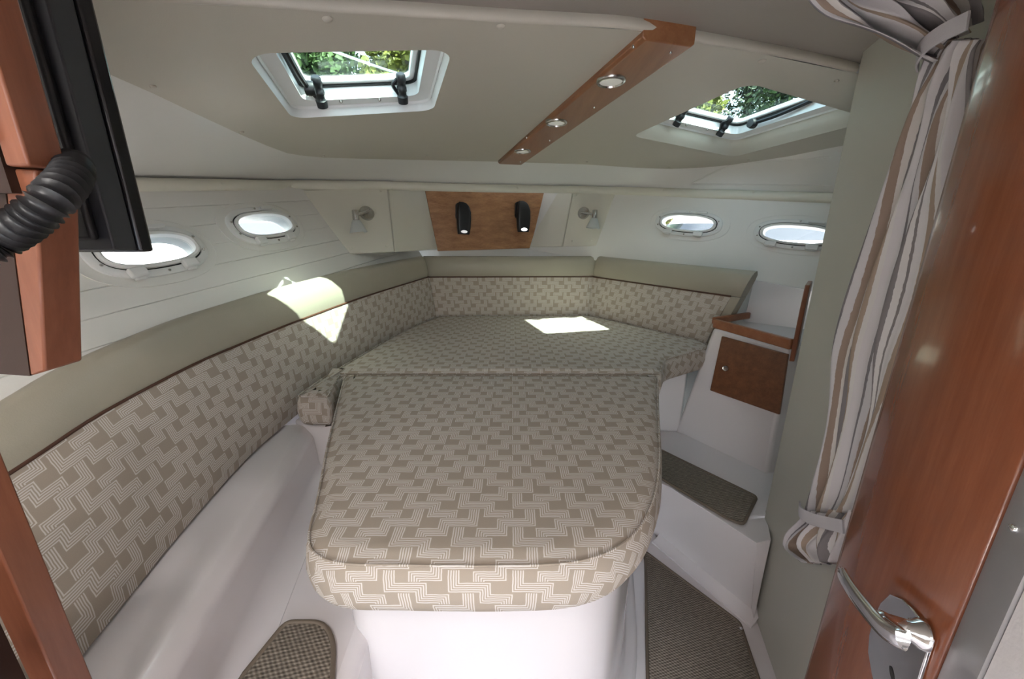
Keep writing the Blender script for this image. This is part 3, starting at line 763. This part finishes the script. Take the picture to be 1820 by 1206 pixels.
# ================================================================== ROOF HATCHES
def hatch(h, label, arm_side):
    M = h['M'] @ Matrix.Translation((0, 0, h['d'])); w, hh = h['w'], h['h']; L = lambda lp, z: [M @ Vector((p[0], p[1], z)) for p in lp]
    R3 = M.to_3x3()
    root = thing('roof_hatch', M @ Vector((0, 0, 0)), label, 'hatch', 'roof hatches')
    o_, i_ = rrect(w + .004, hh + .004, .042), rrect(w - .076, hh - .076, .03)
    mb = MB(); mb.loft([L(o_, .012), L(o_, .0), L(rrect(w - .006, hh - .006, .038), -.004), L(rrect(w - .012, hh - .012, .036), .002), L(i_, .006), L(i_, .056), L(rrect(w - .05, hh - .05, .04), .062), L(rrect(w + .03, hh + .03, .04), .062), L(rrect(w + .03, hh + .03, .04), .012)], False, False)
    fr = build('frame', mb, 'hatch_white', root, ang=40)
    mb = MB(); mb.ring(rrect(w - .074, hh - .074, .03), rrect(w - .088, hh - .088, .028), .036, .048, M); build('gasket', mb, 'rubber', root)
    mb = MB(); mb.ring(rrect(w - .084, hh - .084, .028), rrect(w - .114, hh - .114, .022), .042, .058, M); build('lid_frame', mb, 'hatch_white', root, bevel=.003)
    mb = MB(); mb.loft([L(rrect(w - .110, hh - .110, .022), .052), L(rrect(w - .110, hh - .110, .022), .057)]); build('pane', mb, 'hatch_acrylic', root)
    for x in (-.11, .11):
        mb = MB(); p = M @ Vector((x, hh / 2 - .034, -.002)); ax = R3 @ Vector((.04, -.85, 1))
        mb.lathe([(.014, -.008), (.015, .010), (.0115, .013), (.0115, .022), (.0135, .024), (.0135, .034), (.0115, .036), (.0115, .046), (.0135, .048), (.0135, .064), (.0105, .068)], p, ax, 16)
        kn = build('dog_handle', mb, 'black_plastic', root, ang=50)
        mb = MB(); mb.tube(curve_pts([p + ax.normalized() * .012 + R3 @ Vector((-.010, 0, .004)), p + ax.normalized() * .04 + R3 @ Vector((-.024, 0, .0)), p + ax.normalized() * .058 + R3 @ Vector((-.012, 0, -.004))], 4), .005, 8); build('dog_lever', mb, 'black_plastic', kn)
    sx_ = arm_side
    mb = MB(); mb.tube(curve_pts([M @ Vector((sx_ * (w / 2 - .05), -.12, .035)), M @ Vector((sx_ * (w / 2 - .055), .0, .022)), M @ Vector((sx_ * (w / 2 - .06), .09, .020))], 5), .007, 8); arm = build('support_arm', mb, 'black_plastic', root)
    mb = MB(); mb.lathe([(.016, -.012), (.018, 0), (.016, .012)], M @ Vector((sx_ * (w / 2 - .065), .10, .018)), R3 @ Vector((1, 0, 0)), 16); build('arm_knob', mb, 'black_plastic', arm)
    for x in (-.06, .045):
        button(root, M @ Vector((x, hh / 2 - .03, .003)), R3 @ Vector((0, 0, -1)), .0045, 'nickel', 'screw')
hatch(HATCH[0], 'white framed roof hatch set flush in the headliner, trees behind its glass', -1)
hatch(HATCH[1], 'white framed roof hatch deep in a soft-edged headliner recess', 1)

# ================================================================== CORNER CABINET
cA, cB = Vector((.777, 1.665)), Vector((.998, 1.322))                    # foot of the cabinet face on the step
tA, tB = atz(1268, 583, .835), atz(1404, 618, .835)
cpl0 = plane((cA.x, cA.y, .33), (cB.x, cB.y, .33), tA); tB = atp(1404, 618, cpl0)
mb = MB(); q0 = [(cA.x, cA.y, .312), (cB.x, cB.y, .312), (cB.x + .35, cB.y + .05, .312), (1.15, 1.95, .312)]; q1 = [(tA.x, tA.y, .835), tB, (tB.x + .33, tB.y + .05, .835), (1.15, 1.95, .835)]
mb.hexa([Vector(p) for p in q0], [Vector(p) for p in q1])
cabroot = thing('corner_cabinet', (.95, 1.6, .33), 'white moulded corner cabinet with a wooden door and wooden fiddle rails', 'cabinet')
body = build('body', mb, 'gelcoat', cabroot, bevel=.012, seg=3)
cpl = plane(Vector(q0[0]), Vector(q0[1]), Vector(q1[0])); cn = cpl[1] if cpl[1].x < 0 else -cpl[1]
dq = [atp(x, y, cpl) + cn * .002 for x, y in ((1286, 597), (1404, 629), (1388, 736), (1265, 693))]
mb = MB(); mb.hexa(dq, [p + cn * .014 for p in dq]); cdoor = build('cabinet_door', mb, 'walnut_door', cabroot, bevel=.003)
kp = atp(1294, 654, cpl) + cn * .016
mb = MB(); mb.lathe([(.013, 0), (.013, .005), (.011, .008), (.008, .006), (.002, .006)], kp, cn, 20); build('push_latch', mb, 'nickel', cdoor, ang=50)
def rail(name, a, b, w, hgt):
    a, b = Vector(a), Vector(b); M = frame((a + b) / 2, b - a, (0, 0, 1)); mb = MB(); mb.box((a + b) / 2, ((b - a).length, w, hgt), M.to_3x3()); return build(name, mb, 'cherry_rail', cabroot, bevel=.005, seg=3)
ra, rb = atz(1270, 574, .86), atz(1408, 612, .86)
rail('fiddle_rail', ra, rb, .022, .038); rail('fiddle_rail', ra + Vector((.0, .012, .008)), atz(1331, 560, .868), .018, .030)
# splash back above the cabinet and the wooden divider
mb = MB(); sp0 = atp(1340, 497, (RP[0] + RP[1] * .012, RP[1])); sp1 = atp(1470, 520, (RP[0] + RP[1] * .012, RP[1]))
q = [sp0, sp1, Vector((sp1.x - .03, sp1.y - .02, .83)), Vector((sp0.x - .03, sp0.y - .02, .83))]
mb.hexa(q, [p - RP[1] * .01 for p in q]); build('back_panel', mb, 'gelcoat', cabroot, bevel=.003)
dv = plane(Vector((rb.x - .004, rb.y - .006, .8)), Vector((rb.x - .004, rb.y - .006, 1.0)), Vector((rb.x + .10, rb.y + .16, .8)))
q = [atp(x, y, dv) for x, y in ((1436, 478), (1424, 512), (1398, 632), (1404, 634))]
dp = [Vector((rb.x - .005, rb.y - .008, .80)), Vector((rb.x - .005, rb.y - .008, .99)), Vector((rb.x + .03, rb.y + .037, 1.065)), Vector((rb.x + .125, rb.y + .153, 1.065)), Vector((rb.x + .125, rb.y + .153, .80))]
mb = MB(); mb.loft([dp, [p + Vector((.014, -.006, 0)) for p in dp]]); build('divider_board', mb, 'cherry_post', cabroot, bevel=.003)

# ================================================================== MATS
def mat_(poly, z, label, snaps=(), r=.03):
    P = rounded(poly, r, 5); c = sum((Vector(p) for p in poly), Vector((0, 0))) / len(poly)
    root = thing('floor_mat', (c.x, c.y, z), label, 'mat', 'woven floor mats')
    mb = MB(); mb.loft([[Vector((p.x, p.y, zz)) for p in inset(P, i)] for zz, i in ((z + .001, .004), (z + .006, .004), (z + .007, .008))]); build('woven_field', mb, 'woven_mat', root)
    mb = MB(); mb.tube([Vector((p.x, p.y, z + .0055)) for p in inset(P, .003)], .0050, 8, True); build('binding', mb, 'binding', root, ang=60)
    for px in snaps:
        p = atz(*px, z + .008); button(root, p, Vector((0, 0, 1)), .006, 'chrome', 'snap')
def ccw(poly):
    a = sum(poly[i - 1][0] * poly[i][1] - poly[i][0] * poly[i - 1][1] for i in range(len(poly))); return poly if a > 0 else poly[::-1]
g = lambda pts, z: ccw([tuple(atz(x, y, z)[:2]) for x, y in pts])
mat_(g([(1146, 1000), (1143, 978), (1316, 1108), (1352, 1215), (1365, 1290), (1150, 1290)], 0), 0, 'large woven mat on the sole between the berth pedestal and the bulkhead', [(1317, 1117)], .015)
mat_(g([(1165, 795), (1205, 815), (1347, 884), (1322, 935), (1290, 922), (1165, 846)], .333), .331, 'narrow woven mat on the raised step below the corner cabinet', (), .02)
mat_(g([(508, 1104), (578, 1104), (597, 1140), (590, 1300), (350, 1300)], .452), .449, 'woven mat with cut corner between the bench moulding and the pedestal', (), [.012, .012, .03, .03, .02])

# ================================================================== DOOR ON THE RIGHT
DR, DL = Vector((.44, .295)), Vector((.55, .54)); du = (DL - DR).normalized(); dn = Vector((-du.y, du.x)); DW = (DL - DR).length
def dpt(u, off, z): p = DR + du * u + dn * off; return Vector((p.x, p.y, z))
dpl = lambda off: (dpt(0, off, 0), Vector((dn.x, dn.y, 0)))
mb = MB()
plan = [(0.0015, -.003), (.004, 0), (DW - .03, 0), (DW - .016, -.002), (DW - .006, -.008), (DW, -.018), (DW, -.030), (DW - .006, -.038), (DW - .02, -.042), (0.002, -.042)]
mb.loft([[dpt(u, o, z) for u, o in plan] for z in (.03, 1.66)]); door = struct('door_1', mb, 'cherry_door', ang=60)
pp = [(1588, 1057), (1572, 1072), (1560, 1095), (1551, 1130), (1549, 1160), (1556, 1200), (1566, 1240), (1580, 1270), (1612, 1275), (1630, 1240), (1642, 1206), (1664, 1138), (1650, 1112), (1630, 1085), (1610, 1066)]
q = [atp(x, y, dpl(.001)) for x, y in pp]; d3 = Vector((dn.x, dn.y, 0))
mb = MB(); mb.loft([q, [p + d3 * .004 for p in q]]); plate = build('lock_plate', mb, 'chrome', door, bevel=.0012)
mb = MB(); kq = atp(1585, 1196, dpl(.0052)); Mk = frame(kq, Vector((du.x, du.y, .6)), d3); mb.loft([[Mk @ Vector((a, b, z)) for a, b in oval(.0075, .0035, 2, 16)] for z in (-.001, .0006)]); build('keyhole', mb, 'rubber', plate)
bs = atp(1643, 1128, dpl(.004))
mb = MB(); mb.lathe([(.016, 0), (.015, .006), (.0105, .012), (.0105, .030), (.012, .036), (.010, .040)], bs, d3, 20); hb = build('lever_boss', mb, 'chrome', door, ang=50)
lv = [bs + d3 * .034, atp(1605, 1136, dpl(.040)), atp(1572, 1118, dpl(.044)), atp(1542, 1085, dpl(.046)), atp(1515, 1050, dpl(.046)), atp(1500, 1025, dpl(.044)), atp(1495, 1013, dpl(.040))]
lc = curve_pts(lv, 5); n_ = len(lc)
L = []
for i, p in enumerate(lc):
    t = (lc[min(n_ - 1, i + 1)] - lc[max(0, i - 1)]).normalized(); up = Vector((0, 0, 1)); up = (up - t * up.dot(t)).normalized(); w = t.cross(up)
    f = i / (n_ - 1); a = .0085 + .002 * math.sin(PI * f); b = .0055 if f > .1 else .008
    if f > .93: a *= .6; b *= .7
    L.append([p + up * a * math.cos(2 * PI * k / 14) + w * b * math.sin(2 * PI * k / 14) for k in range(14)])
mb = MB(); mb.loft(L); build('lever', mb, 'chrome', hb, ang=60)
button(plate, atp(1622, 1106, dpl(.005)), d3, .005, 'chrome', 'screw')
# metal jamb and textured panel aft of the door
mb = MB(); mb.loft([[dpt(u, o, z) for u, o in ((.001, -.02), (.001, -.0045), (-.004, -.002), (-.042, -.001), (-.042, -.02))] for z in (0, 1.66)]); jamb = struct('trim_4', mb, 'aluminium')
button(jamb, atp(1807, 939, dpl(-.003)), d3, .0042, 'chrome', 'screw')
mb = MB(); w0, w1 = dpt(-.043, -.004, 0), dpt(-.17, -.004, 0)
pl_ = [(w0.x, w0.y), (w1.x, w1.y), (w1.x - .01, -1.6), (w1.x + .05, -1.6), (w1.x + .05, w1.y), (w0.x + .05, w0.y - .02)]
mb.prism(pl_, 0, 1.68); struct('wall_aft', mb, 'textured_panel')
mb = MB(); a = dpt(DW - .02, -.045, 0); mb.hexa(*[[Vector((x, y, z)) for x, y, z in ((a.x, a.y + e, 0), (BX(a.y + .03) + .0, a.y + .03 + e, 0), (BX(a.y + .03), a.y + .03 + e, 1.7), (a.x, a.y + e, 1.7))] for e in (0, -.02)])
build('door_post', mb, 'cherry_door', bulk)

# ================================================================== CURTAIN
cpl_ = (Vector((BX(1.08) - .065, 1.08, 0)), Vector((1, -.28, 0)).normalized()); cnv = Vector((-1, .28, 0)).normalized()
rows_px = [(70, 1690, 1752), (95, 1668, 1745), (140, 1648, 1738), (200, 1625, 1730), (300, 1590, 1712), (400, 1555, 1690), (520, 1512, 1664), (620, 1486, 1640), (720, 1478, 1620), (800, 1468, 1590), (870, 1452, 1560), (912, 1440, 1532)]
def drape(rws, plane_fn, nfold, amp, nu=64, wscale=.42, v0=0):
    L, UV = [], []; ctr = []
    Lp = curve_pts([plane_fn(l, y) for y, l, r in rws], 4); Rp = curve_pts([plane_fn(r, y) for y, l, r in rws], 4); v = v0
    for i, (a, b) in enumerate(zip(Lp, Rp)):
        row, uv = [], []
        if i: v += (a - Lp[i - 1]).length
        ph = .5 * math.sin(i * .33); wd = (b - a).length
        for k in range(nu + 1):
            u = k / nu; f = math.sin(2 * PI * nfold * (u + .03 * math.sin(5 * u + i * .16)) + ph) + .45 * math.sin(2 * PI * nfold * 2.3 * u + 1.3 + i * .09)
            row.append(a.lerp(b, u) + cnv * (amp * f)); uv.append((u * wscale + .01 * math.sin(i * .2), v))
        L.append(row); UV.append(uv)
    mb = MB(); mb.loft(L, False, False, closed=False, uvs=UV); return mb, Lp, Rp
tie = atp(1700, 85, cpl_)
curt = thing('curtain', atp(1470, 960, cpl_), 'grey and brown striped curtain gathered with tie bands beside the wooden door', 'curtain')
mb, Lp, Rp = drape(rows_px, lambda x, y: atp(x, y, cpl_), 3.2, .0115); o = build('drape', mb, 'curtain', curt, ang=80)
def solid(o, t):
    sd = o.modifiers.new('thick', 'SOLIDIFY'); sd.thickness = t; sd.offset = 0
solid(o, .002)
mb, *_ = drape([(908, 1441, 1530), (925, 1434, 1520), (950, 1408, 1515), (975, 1400, 1505), (1000, 1432, 1490)], lambda x, y: atp(x, y, cpl_), 3.6, .012, wscale=.36); o = build('tail', mb, 'curtain', curt, ang=80); solid(o, .002)
# swag from the ceiling rod to the tie
lo = [(1652, 112), (1612, 100), (1562, 76), (1510, 52), (1465, 28), (1435, -5), (1405, -50)]; hi = [(1737, 40), (1722, 14), (1705, -12), (1690, -32), (1672, -52), (1640, -75), (1590, -110)]
def clampz(p, zm): 
    if p.z > zm: p = Vector((p.x, p.y, zm))
    return p
LL = curve_pts([clampz(aty(x, y, .70 + .012 * i), 1.655) for i, (x, y) in enumerate(lo)], 4); HH = curve_pts([clampz(aty(x, y, .70 + .006 * i), 1.662) for i, (x, y) in enumerate(hi)], 4)
L, UV = [], []; v = 0
for i, (a, b) in enumerate(zip(LL, HH)):
    if i: v += (a - LL[i - 1]).length
    t = i / (len(LL) - 1); amp = .010 + .014 * math.sin(PI * min(1, t * 1.1)) ; row, uv = [], []
    for k in range(61):
        u = k / 60; f = math.sin(2 * PI * 3.1 * (u + .05 * math.sin(i * .25)) + .4) + .4 * math.sin(2 * PI * 7.3 * u + i * .12)
        row.append(a.lerp(b, u) + Vector((-.2, -1, -.25)).normalized() * amp * f); uv.append((u * .40 + .03, v))
    L.append(row); UV.append(uv)
mb = MB(); mb.loft(L, False, False, closed=False, uvs=UV); o = build('swag', mb, 'curtain', curt, ang=80); solid(o, .002)
def band_(pts, wid, nm):
    pts = [Vector(p) for p in pts]; mb = MB(); L = []; UV = []
    for i, p in enumerate(pts):
        t = (pts[min(i + 1, len(pts) - 1)] - pts[max(0, i - 1)]).normalized(); n = cnv; s_ = t.cross(n).normalized() * wid / 2
        L.append([p - s_, p + s_, p + s_ + n * .003, p - s_ + n * .003]); UV.append([(.9 + .03 * i, 0), (.9 + .03 * i, .03), (.9 + .03 * i, .03), (.9 + .03 * i, 0)])
    mb.loft(L, uvs=UV); return build(nm, mb, 'curtain_band', curt)
fr_ = cnv * .034
band_(curve_pts([atp(x, y, cpl_) + cnv * (.030 * math.sin(PI * (.12 + .8 * i / 4)) + .004) for i, (x, y) in enumerate([(1655, 112), (1674, 96), (1695, 76), (1715, 56), (1742, 34)])], 4), .026, 'tie_band')
band_(curve_pts([atp(x, y, cpl_) + cnv * (.026 * math.sin(PI * (.12 + .8 * i / 3)) + .004) for i, (x, y) in enumerate([(1434, 902), (1452, 916), (1476, 928), (1512, 938)])], 4), .024, 'tie_band')
mb = MB(); mb.tube([Vector((-.6, .80, 1.60)), Vector((.70, .77, 1.668))], .006, 10)

# ================================================================== LEFT SIDE: TELEVISION, POSTS, HOSE
Y1, Y2 = .45, .497
xr = aty(205, 449, Y1).x; zb = aty(150, 451, Y1).z; zt = zb + .30
tv = thing('television', (xr - .22, Y1 + .03, zb), 'black flat television seen from behind, hung beside the cherry posts', 'television')
x0, x1 = xr - .46, xr
xe = aty(275, 444, Y2).x; xm = aty(250, 446, Y1 + .032).x
mb = MB(); mb.hexa([Vector(p) for p in ((x0, Y1 + .032, zb), (xm, Y1 + .032, zb), (xm, Y1 + .032, zt), (x0, Y1 + .032, zt))], [Vector(p) for p in ((x0, Y2, zb), (xe, Y2, zb), (xe, Y2, zt), (x0, Y2, zt))]); build('bezel', mb, 'black_gloss', tv, bevel=.003)
mb = MB(); mb.hexa([Vector(p) for p in ((x0 + .03, Y1, zb + .004), (xr, Y1, zb + .004), (xr, Y1, zt - .01), (x0 + .03, Y1, zt - .01))], [Vector(p) for p in ((x0 + .005, Y1 + .031, zb + .002), (xm - .002, Y1 + .031, zb + .002), (xm - .002, Y1 + .031, zt - .004), (x0 + .005, Y1 + .031, zt - .004))]); build('back_cover', mb, 'charcoal_plastic', tv, bevel=.002)
mb = MB(); mb.box(((x0 + .04 + xr - .012) / 2, Y1 - .004, (zb + zt) / 2), (xr - .012 - x0 - .04, .010, zt - zb - .03)); build('mount_plate', mb, 'black_plastic', tv, bevel=.004)
mb = MB(); mb.box(((x0 + xe) / 2, Y2 + .001, (zb + zt) / 2), (xe - x0 - .03, .002, zt - zb - .03)); build('screen', mb, 'black_gloss', tv)
mb = MB(); mb.lathe([(.006, 0), (.006, -.006)], (xr - .09, Y1 + .01, zb + .004), (0, 0, 1), 10); build('knob', mb, 'black_plastic', tv)
def pxbox(px, y, depth, mat, name, label, cat, ext=None, bev=.002):
    q = [aty(a, b, y) for a, b in px]
    if ext: 
        for i, dz in ext: q[i].z = dz
    mb = MB(); mb.hexa(q, [p + Vector((-.005, depth, 0)) for p in q]); return tag(build(name, mb, mat, bevel=bev), label, cat)
xa, xb, zz = aty(12, 302, .35).x, aty(122, 304, .38).x, aty(122, 304, .38).z
mb = MB(); mb.box(((xa + xb) / 2 - .0, .365, (zz + 1.58) / 2), (xb - xa, .03, 1.58 - zz)); up = tag(build('wood_post', mb, 'cherry_post', bevel=.002), 'upper cherry post with a chrome hinge, cut off square above the black hose', 'post')
for k in range(3):
    mb = MB(); zc = aty(10, 170 + 30 * k, .345).z; mb.lathe([(.007, 0), (.007, .0135)], (xa - .004, .346, zc - .007), (0, 0, 1), 14); build('hinge_knuckle', mb, 'chrome', up)
mb = MB(); mb.box((xa - .03, .365, 1.43), (.05, .025, .30)); build('hinge_leaf', mb, 'dark_inside', up)
q = [aty(a, b, .36) for a, b in ((4, 300), (62, 300), (80, 660), (53, 668))]
mb = MB(); mb.hexa(q, [p + Vector((-.0, .035, 0)) for p in q]); lp_ = tag(build('wood_post', mb, 'cherry_post', bevel=.002), 'lower cherry bracket post passing behind the black corrugated hose', 'post')
q2 = [q[0], q[3], q[3] + Vector((-.09, -.01, .012)), q[0] + Vector((-.09, -.01, 0))]
mb = MB(); mb.hexa(q2, [p + Vector((0, .03, 0)) for p in q2]); build('shaded_side', mb, 'dark_inside', lp_)  # left face of the post, its shade put in as a dark colour
xa, xb = -.568, -.536
mb = MB(); mb.box(((xa + xb) / 2, .345, .53), (xb - xa, .03, 1.06)); tag(build('wood_post', mb, 'cherry_post', bevel=.002), 'tall cherry end post standing at the aft end of the long backrest', 'post')
mb = MB(); mb.box((-.585, .05, .47), (.03, .56, .94)); tag(build('cabinet_side', mb, 'dark_inside'), 'dark wooden cabinet side behind the tall cherry post', 'cabinet side')
# padded seat end in the corner
mb = MB(); mb.loft([[Vector((x, y, z)) for x, y in rounded([(-.335 - i, -.20), (-.335 - i, .185 - i), (-.55 + i * .3, .185 - i), (-.55 + i * .3, -.20)], .04)] for z, i in ((.70, 0), (.90, 0), (.93, .006), (.952, .02), (.962, .045))]); tag(build('seat_cushion', mb, 'seat_leather', ang=60), 'beige leather seat end beside the dark cabinet side', 'cushion')
# corrugated hose
hp = curve_pts([aty(x, y, Yh) for x, y, Yh in ((-420, 640, .20), (-200, 530, .26), (-70, 462, .295), (0, 425, .315), (50, 392, .318), (95, 352, .328), (126, 315, .362), (132, 290, .40))], 14)
rs = [.0125 + .0020 * math.cos(i * PI * 2 / 3.0) for i in range(len(hp))]
mb = MB(); mb.tube(hp, rs, 18); tag(build('corrugated_hose', mb, 'black_plastic', ang=75), 'black corrugated hose curving out from behind the upper cherry post', 'hose')

# ================================================================== SALOON LAMPS behind the camera
for k, (x, y, lab) in enumerate(((-.42, -.15, 'round ceiling lamp over the left of the saloon'), (.02, -.60, 'round ceiling lamp over the middle of the saloon'), (-.60, -1.05, 'round ceiling lamp by the companionway'))):
    z = 1.60
    root = thing('ceiling_lamp', (x, y, z), lab, 'lamp', 'saloon ceiling lamps')
    mb = MB(); mb.lathe([(.085, .05), (.085, -.006), (.078, -.014), (.068, -.014), (.066, -.004)], (x, y, z), (0, 0, 1), 28); build('bezel', mb, 'nickel', root)
    mb = MB(); mb.lathe([(.067, .0), (.067, -.006), (.04, -.010), (.005, -.011)], (x, y, z), (0, 0, 1), 28); build('lens', mb, 'saloon_lens', root)
    ld = bpy.data.lights.new('lamp_light', 'AREA'); ld.shape = 'DISK'; ld.size = .13; ld.energy = 2.0; ld.color = (1, .95, .91)
    lo_ = bpy.data.objects.new('lamp_light', ld); COL.objects.link(lo_); lo_.parent = root; lo_.location = (0, 0, -.014)

# ================================================================== OUTSIDE
mb = MB(); mb.box((0, 0, -.75), (240, 240, .1)); struct('water', mb, 'water')
def leaf_tree(x, y, hgt, rad, mat, label, n=5000):
    root = thing('tree', (x, y, -.6), label, 'tree', 'trees on the bank')
    mb = MB(); mb.tube([Vector((x, y, -.6)), Vector((x + .1, y, hgt * .4)), Vector((x, y + .1, hgt * .8))], [.28, .2, .08], 8); build('trunk', mb, 'bark', root)
    blobs = [(Vector((x + random.uniform(-1, 1) * rad * .6, y + random.uniform(-1, 1) * rad * .5, hgt * random.uniform(.22, .97))), rad * random.uniform(.35, .6)) for i in range(34)]
    vs, fs = [], []
    for i in range(n):
        c, r = random.choice(blobs); d = Vector((random.gauss(0, 1), random.gauss(0, 1), random.gauss(0, 1))).normalized(); p = c + d * r * random.uniform(.75, 1.02)
        s_ = random.uniform(.07, .17); a = Vector((random.gauss(0, 1), random.gauss(0, 1), random.gauss(0, 1))).normalized(); b = a.orthogonal().normalized()
        k = len(vs); vs += [p - a * s_, p + b * s_ * .6, p + a * s_, p - b * s_ * .6]; fs.append((k, k + 1, k + 2, k + 3))
    mb = MB(); mb.add(vs, fs); fo = build('foliage', mb, mat, root, flat=True); fo['kind'] = 'stuff'
tl_ = ['yellow-green leafy tree on the bank, seen through a roof hatch', 'green leafy tree on the bank, seen through a roof hatch', 'dark tree at the back of the bank, seen through a roof hatch']
for i in range(9):
    k = (0, 1, 0, 0, 1, 0, 1, 0, 1)[i]; leaf_tree(-9.6 + 3.1 * i, 14.5 + .5 * (i % 2), 7.2 + .6 * ((i * 7) % 3), 1.30, ('leaf_yellow', 'leaf_green', 'leaf_dark')[k], tl_[k], 7000)
for i in range(7): leaf_tree(-14.5 + 5.1 * i, 21 - .02 * i * i, 13.5 + .6 * ((i * 5) % 3), 2.2, 'leaf_dark', tl_[2], 9000)
mb = MB(); mb.box((0, 24, -.5), (90, 24, .6)); struct('ground_bank', mb, 'concrete')
def boat_(x, y, ang, label):
    R_ = Matrix.Rotation(ang, 3, 'Z'); o_ = Vector((x, y, -.7)); root = thing('moored_boat', o_, label, 'boat')
    L = []
    for t in [i / 10 for i in range(11)]:
        w = 1.25 * (1 - max(0, t - .35) ** 2.2 * 3.0); w = max(.04, w); X = -4 + 8 * t; sh = 1.35 + .45 * t * t
        L.append([o_ + R_ @ Vector(p) for p in ((X, -w, sh), (X, -w * .85, .35), (X, -w * .2, -.1 + t * .3), (X, w * .2, -.1 + t * .3), (X, w * .85, .35), (X, w, sh))])
    mb = MB(); mb.loft(L); build('hull', mb, 'boat_white', root)
    mb = MB(); mb.loft([[o_ + R_ @ Vector((a, b, z)) for a, b in rrect(w, l, .3)] for z, w, l in ((1.5, 4.4, 1.9), (2.2, 3.4, 1.6), (2.4, 3.0, 1.5))]); build('cabin', mb, 'boat_white', root)
    mb = MB(); mb.loft([[o_ + R_ @ Vector((a, b, z)) for a, b in rrect(w, l, .3)] for z, w, l in ((1.75, 4.08, 1.79), (2.05, 3.66, 1.685))]); build('side_glass', mb, 'tint_dark', root)
    mb = MB()
    for i in range(2): mb.box(o_ + R_ @ Vector((0, (-1) ** i * 1.24, 1.1)), (5, .02, .10), R_)
    build('stripe', mb, 'boat_blue', root)
boat_(-5.2, 6.0, .62, 'white motor boat moored beyond the planked hull side'); boat_(4.8, 7.2, -.18, 'white motor boat moored beyond the smooth hull side')
mb = MB(); mb.box((-4.0, 4.2, -.45), (9, 1.2, .3), Matrix.Rotation(.62, 3, 'Z')); tag(build('pontoon', mb, 'concrete'), 'pale floating pontoon alongside the planked hull side', 'pontoon')
mb = MB(); mb.box((5.2, 5.0, -.45), (9, 1.2, .3), Matrix.Rotation(-.18, 3, 'Z')); tag(build('pontoon', mb, 'concrete'), 'pale floating pontoon alongside the smooth hull side', 'pontoon')
# rail on the foredeck
root = thing('bow_rail', (-.2, 3.6, 1.7), 'stainless bow rail on the foredeck, seen through a roof hatch', 'rail')
rp = [(-1.9, 1.6, 2.35), (-1.5, 2.8, 2.45), (-.95, 3.9, 2.55), (-.5, 4.25, 2.58), (.0, 4.1, 2.55), (.8, 3.2, 2.45), (1.5, 2.2, 2.35), (1.9, 1.4, 2.3)]
mb = MB(); mb.tube(curve_pts(rp, 6), .010, 8); build('top_rail', mb, 'steel', root)
for i in (1, 2, 4, 5, 6):
    mb = MB(); p = Vector(rp[i]); mb.tube([p, Vector((p.x * .96, p.y - .03, 1.62))], .009, 8); build('stanchion', mb, 'steel', root)
for dz in (0, .07):
    mb = MB(); mb.tube([Vector(rp[2]) + Vector((0, 0, -.2 - dz)), Vector(rp[5]) + Vector((0, 0, -.12 - dz))], .004, 6); build('lifeline', mb, 'rope', root)
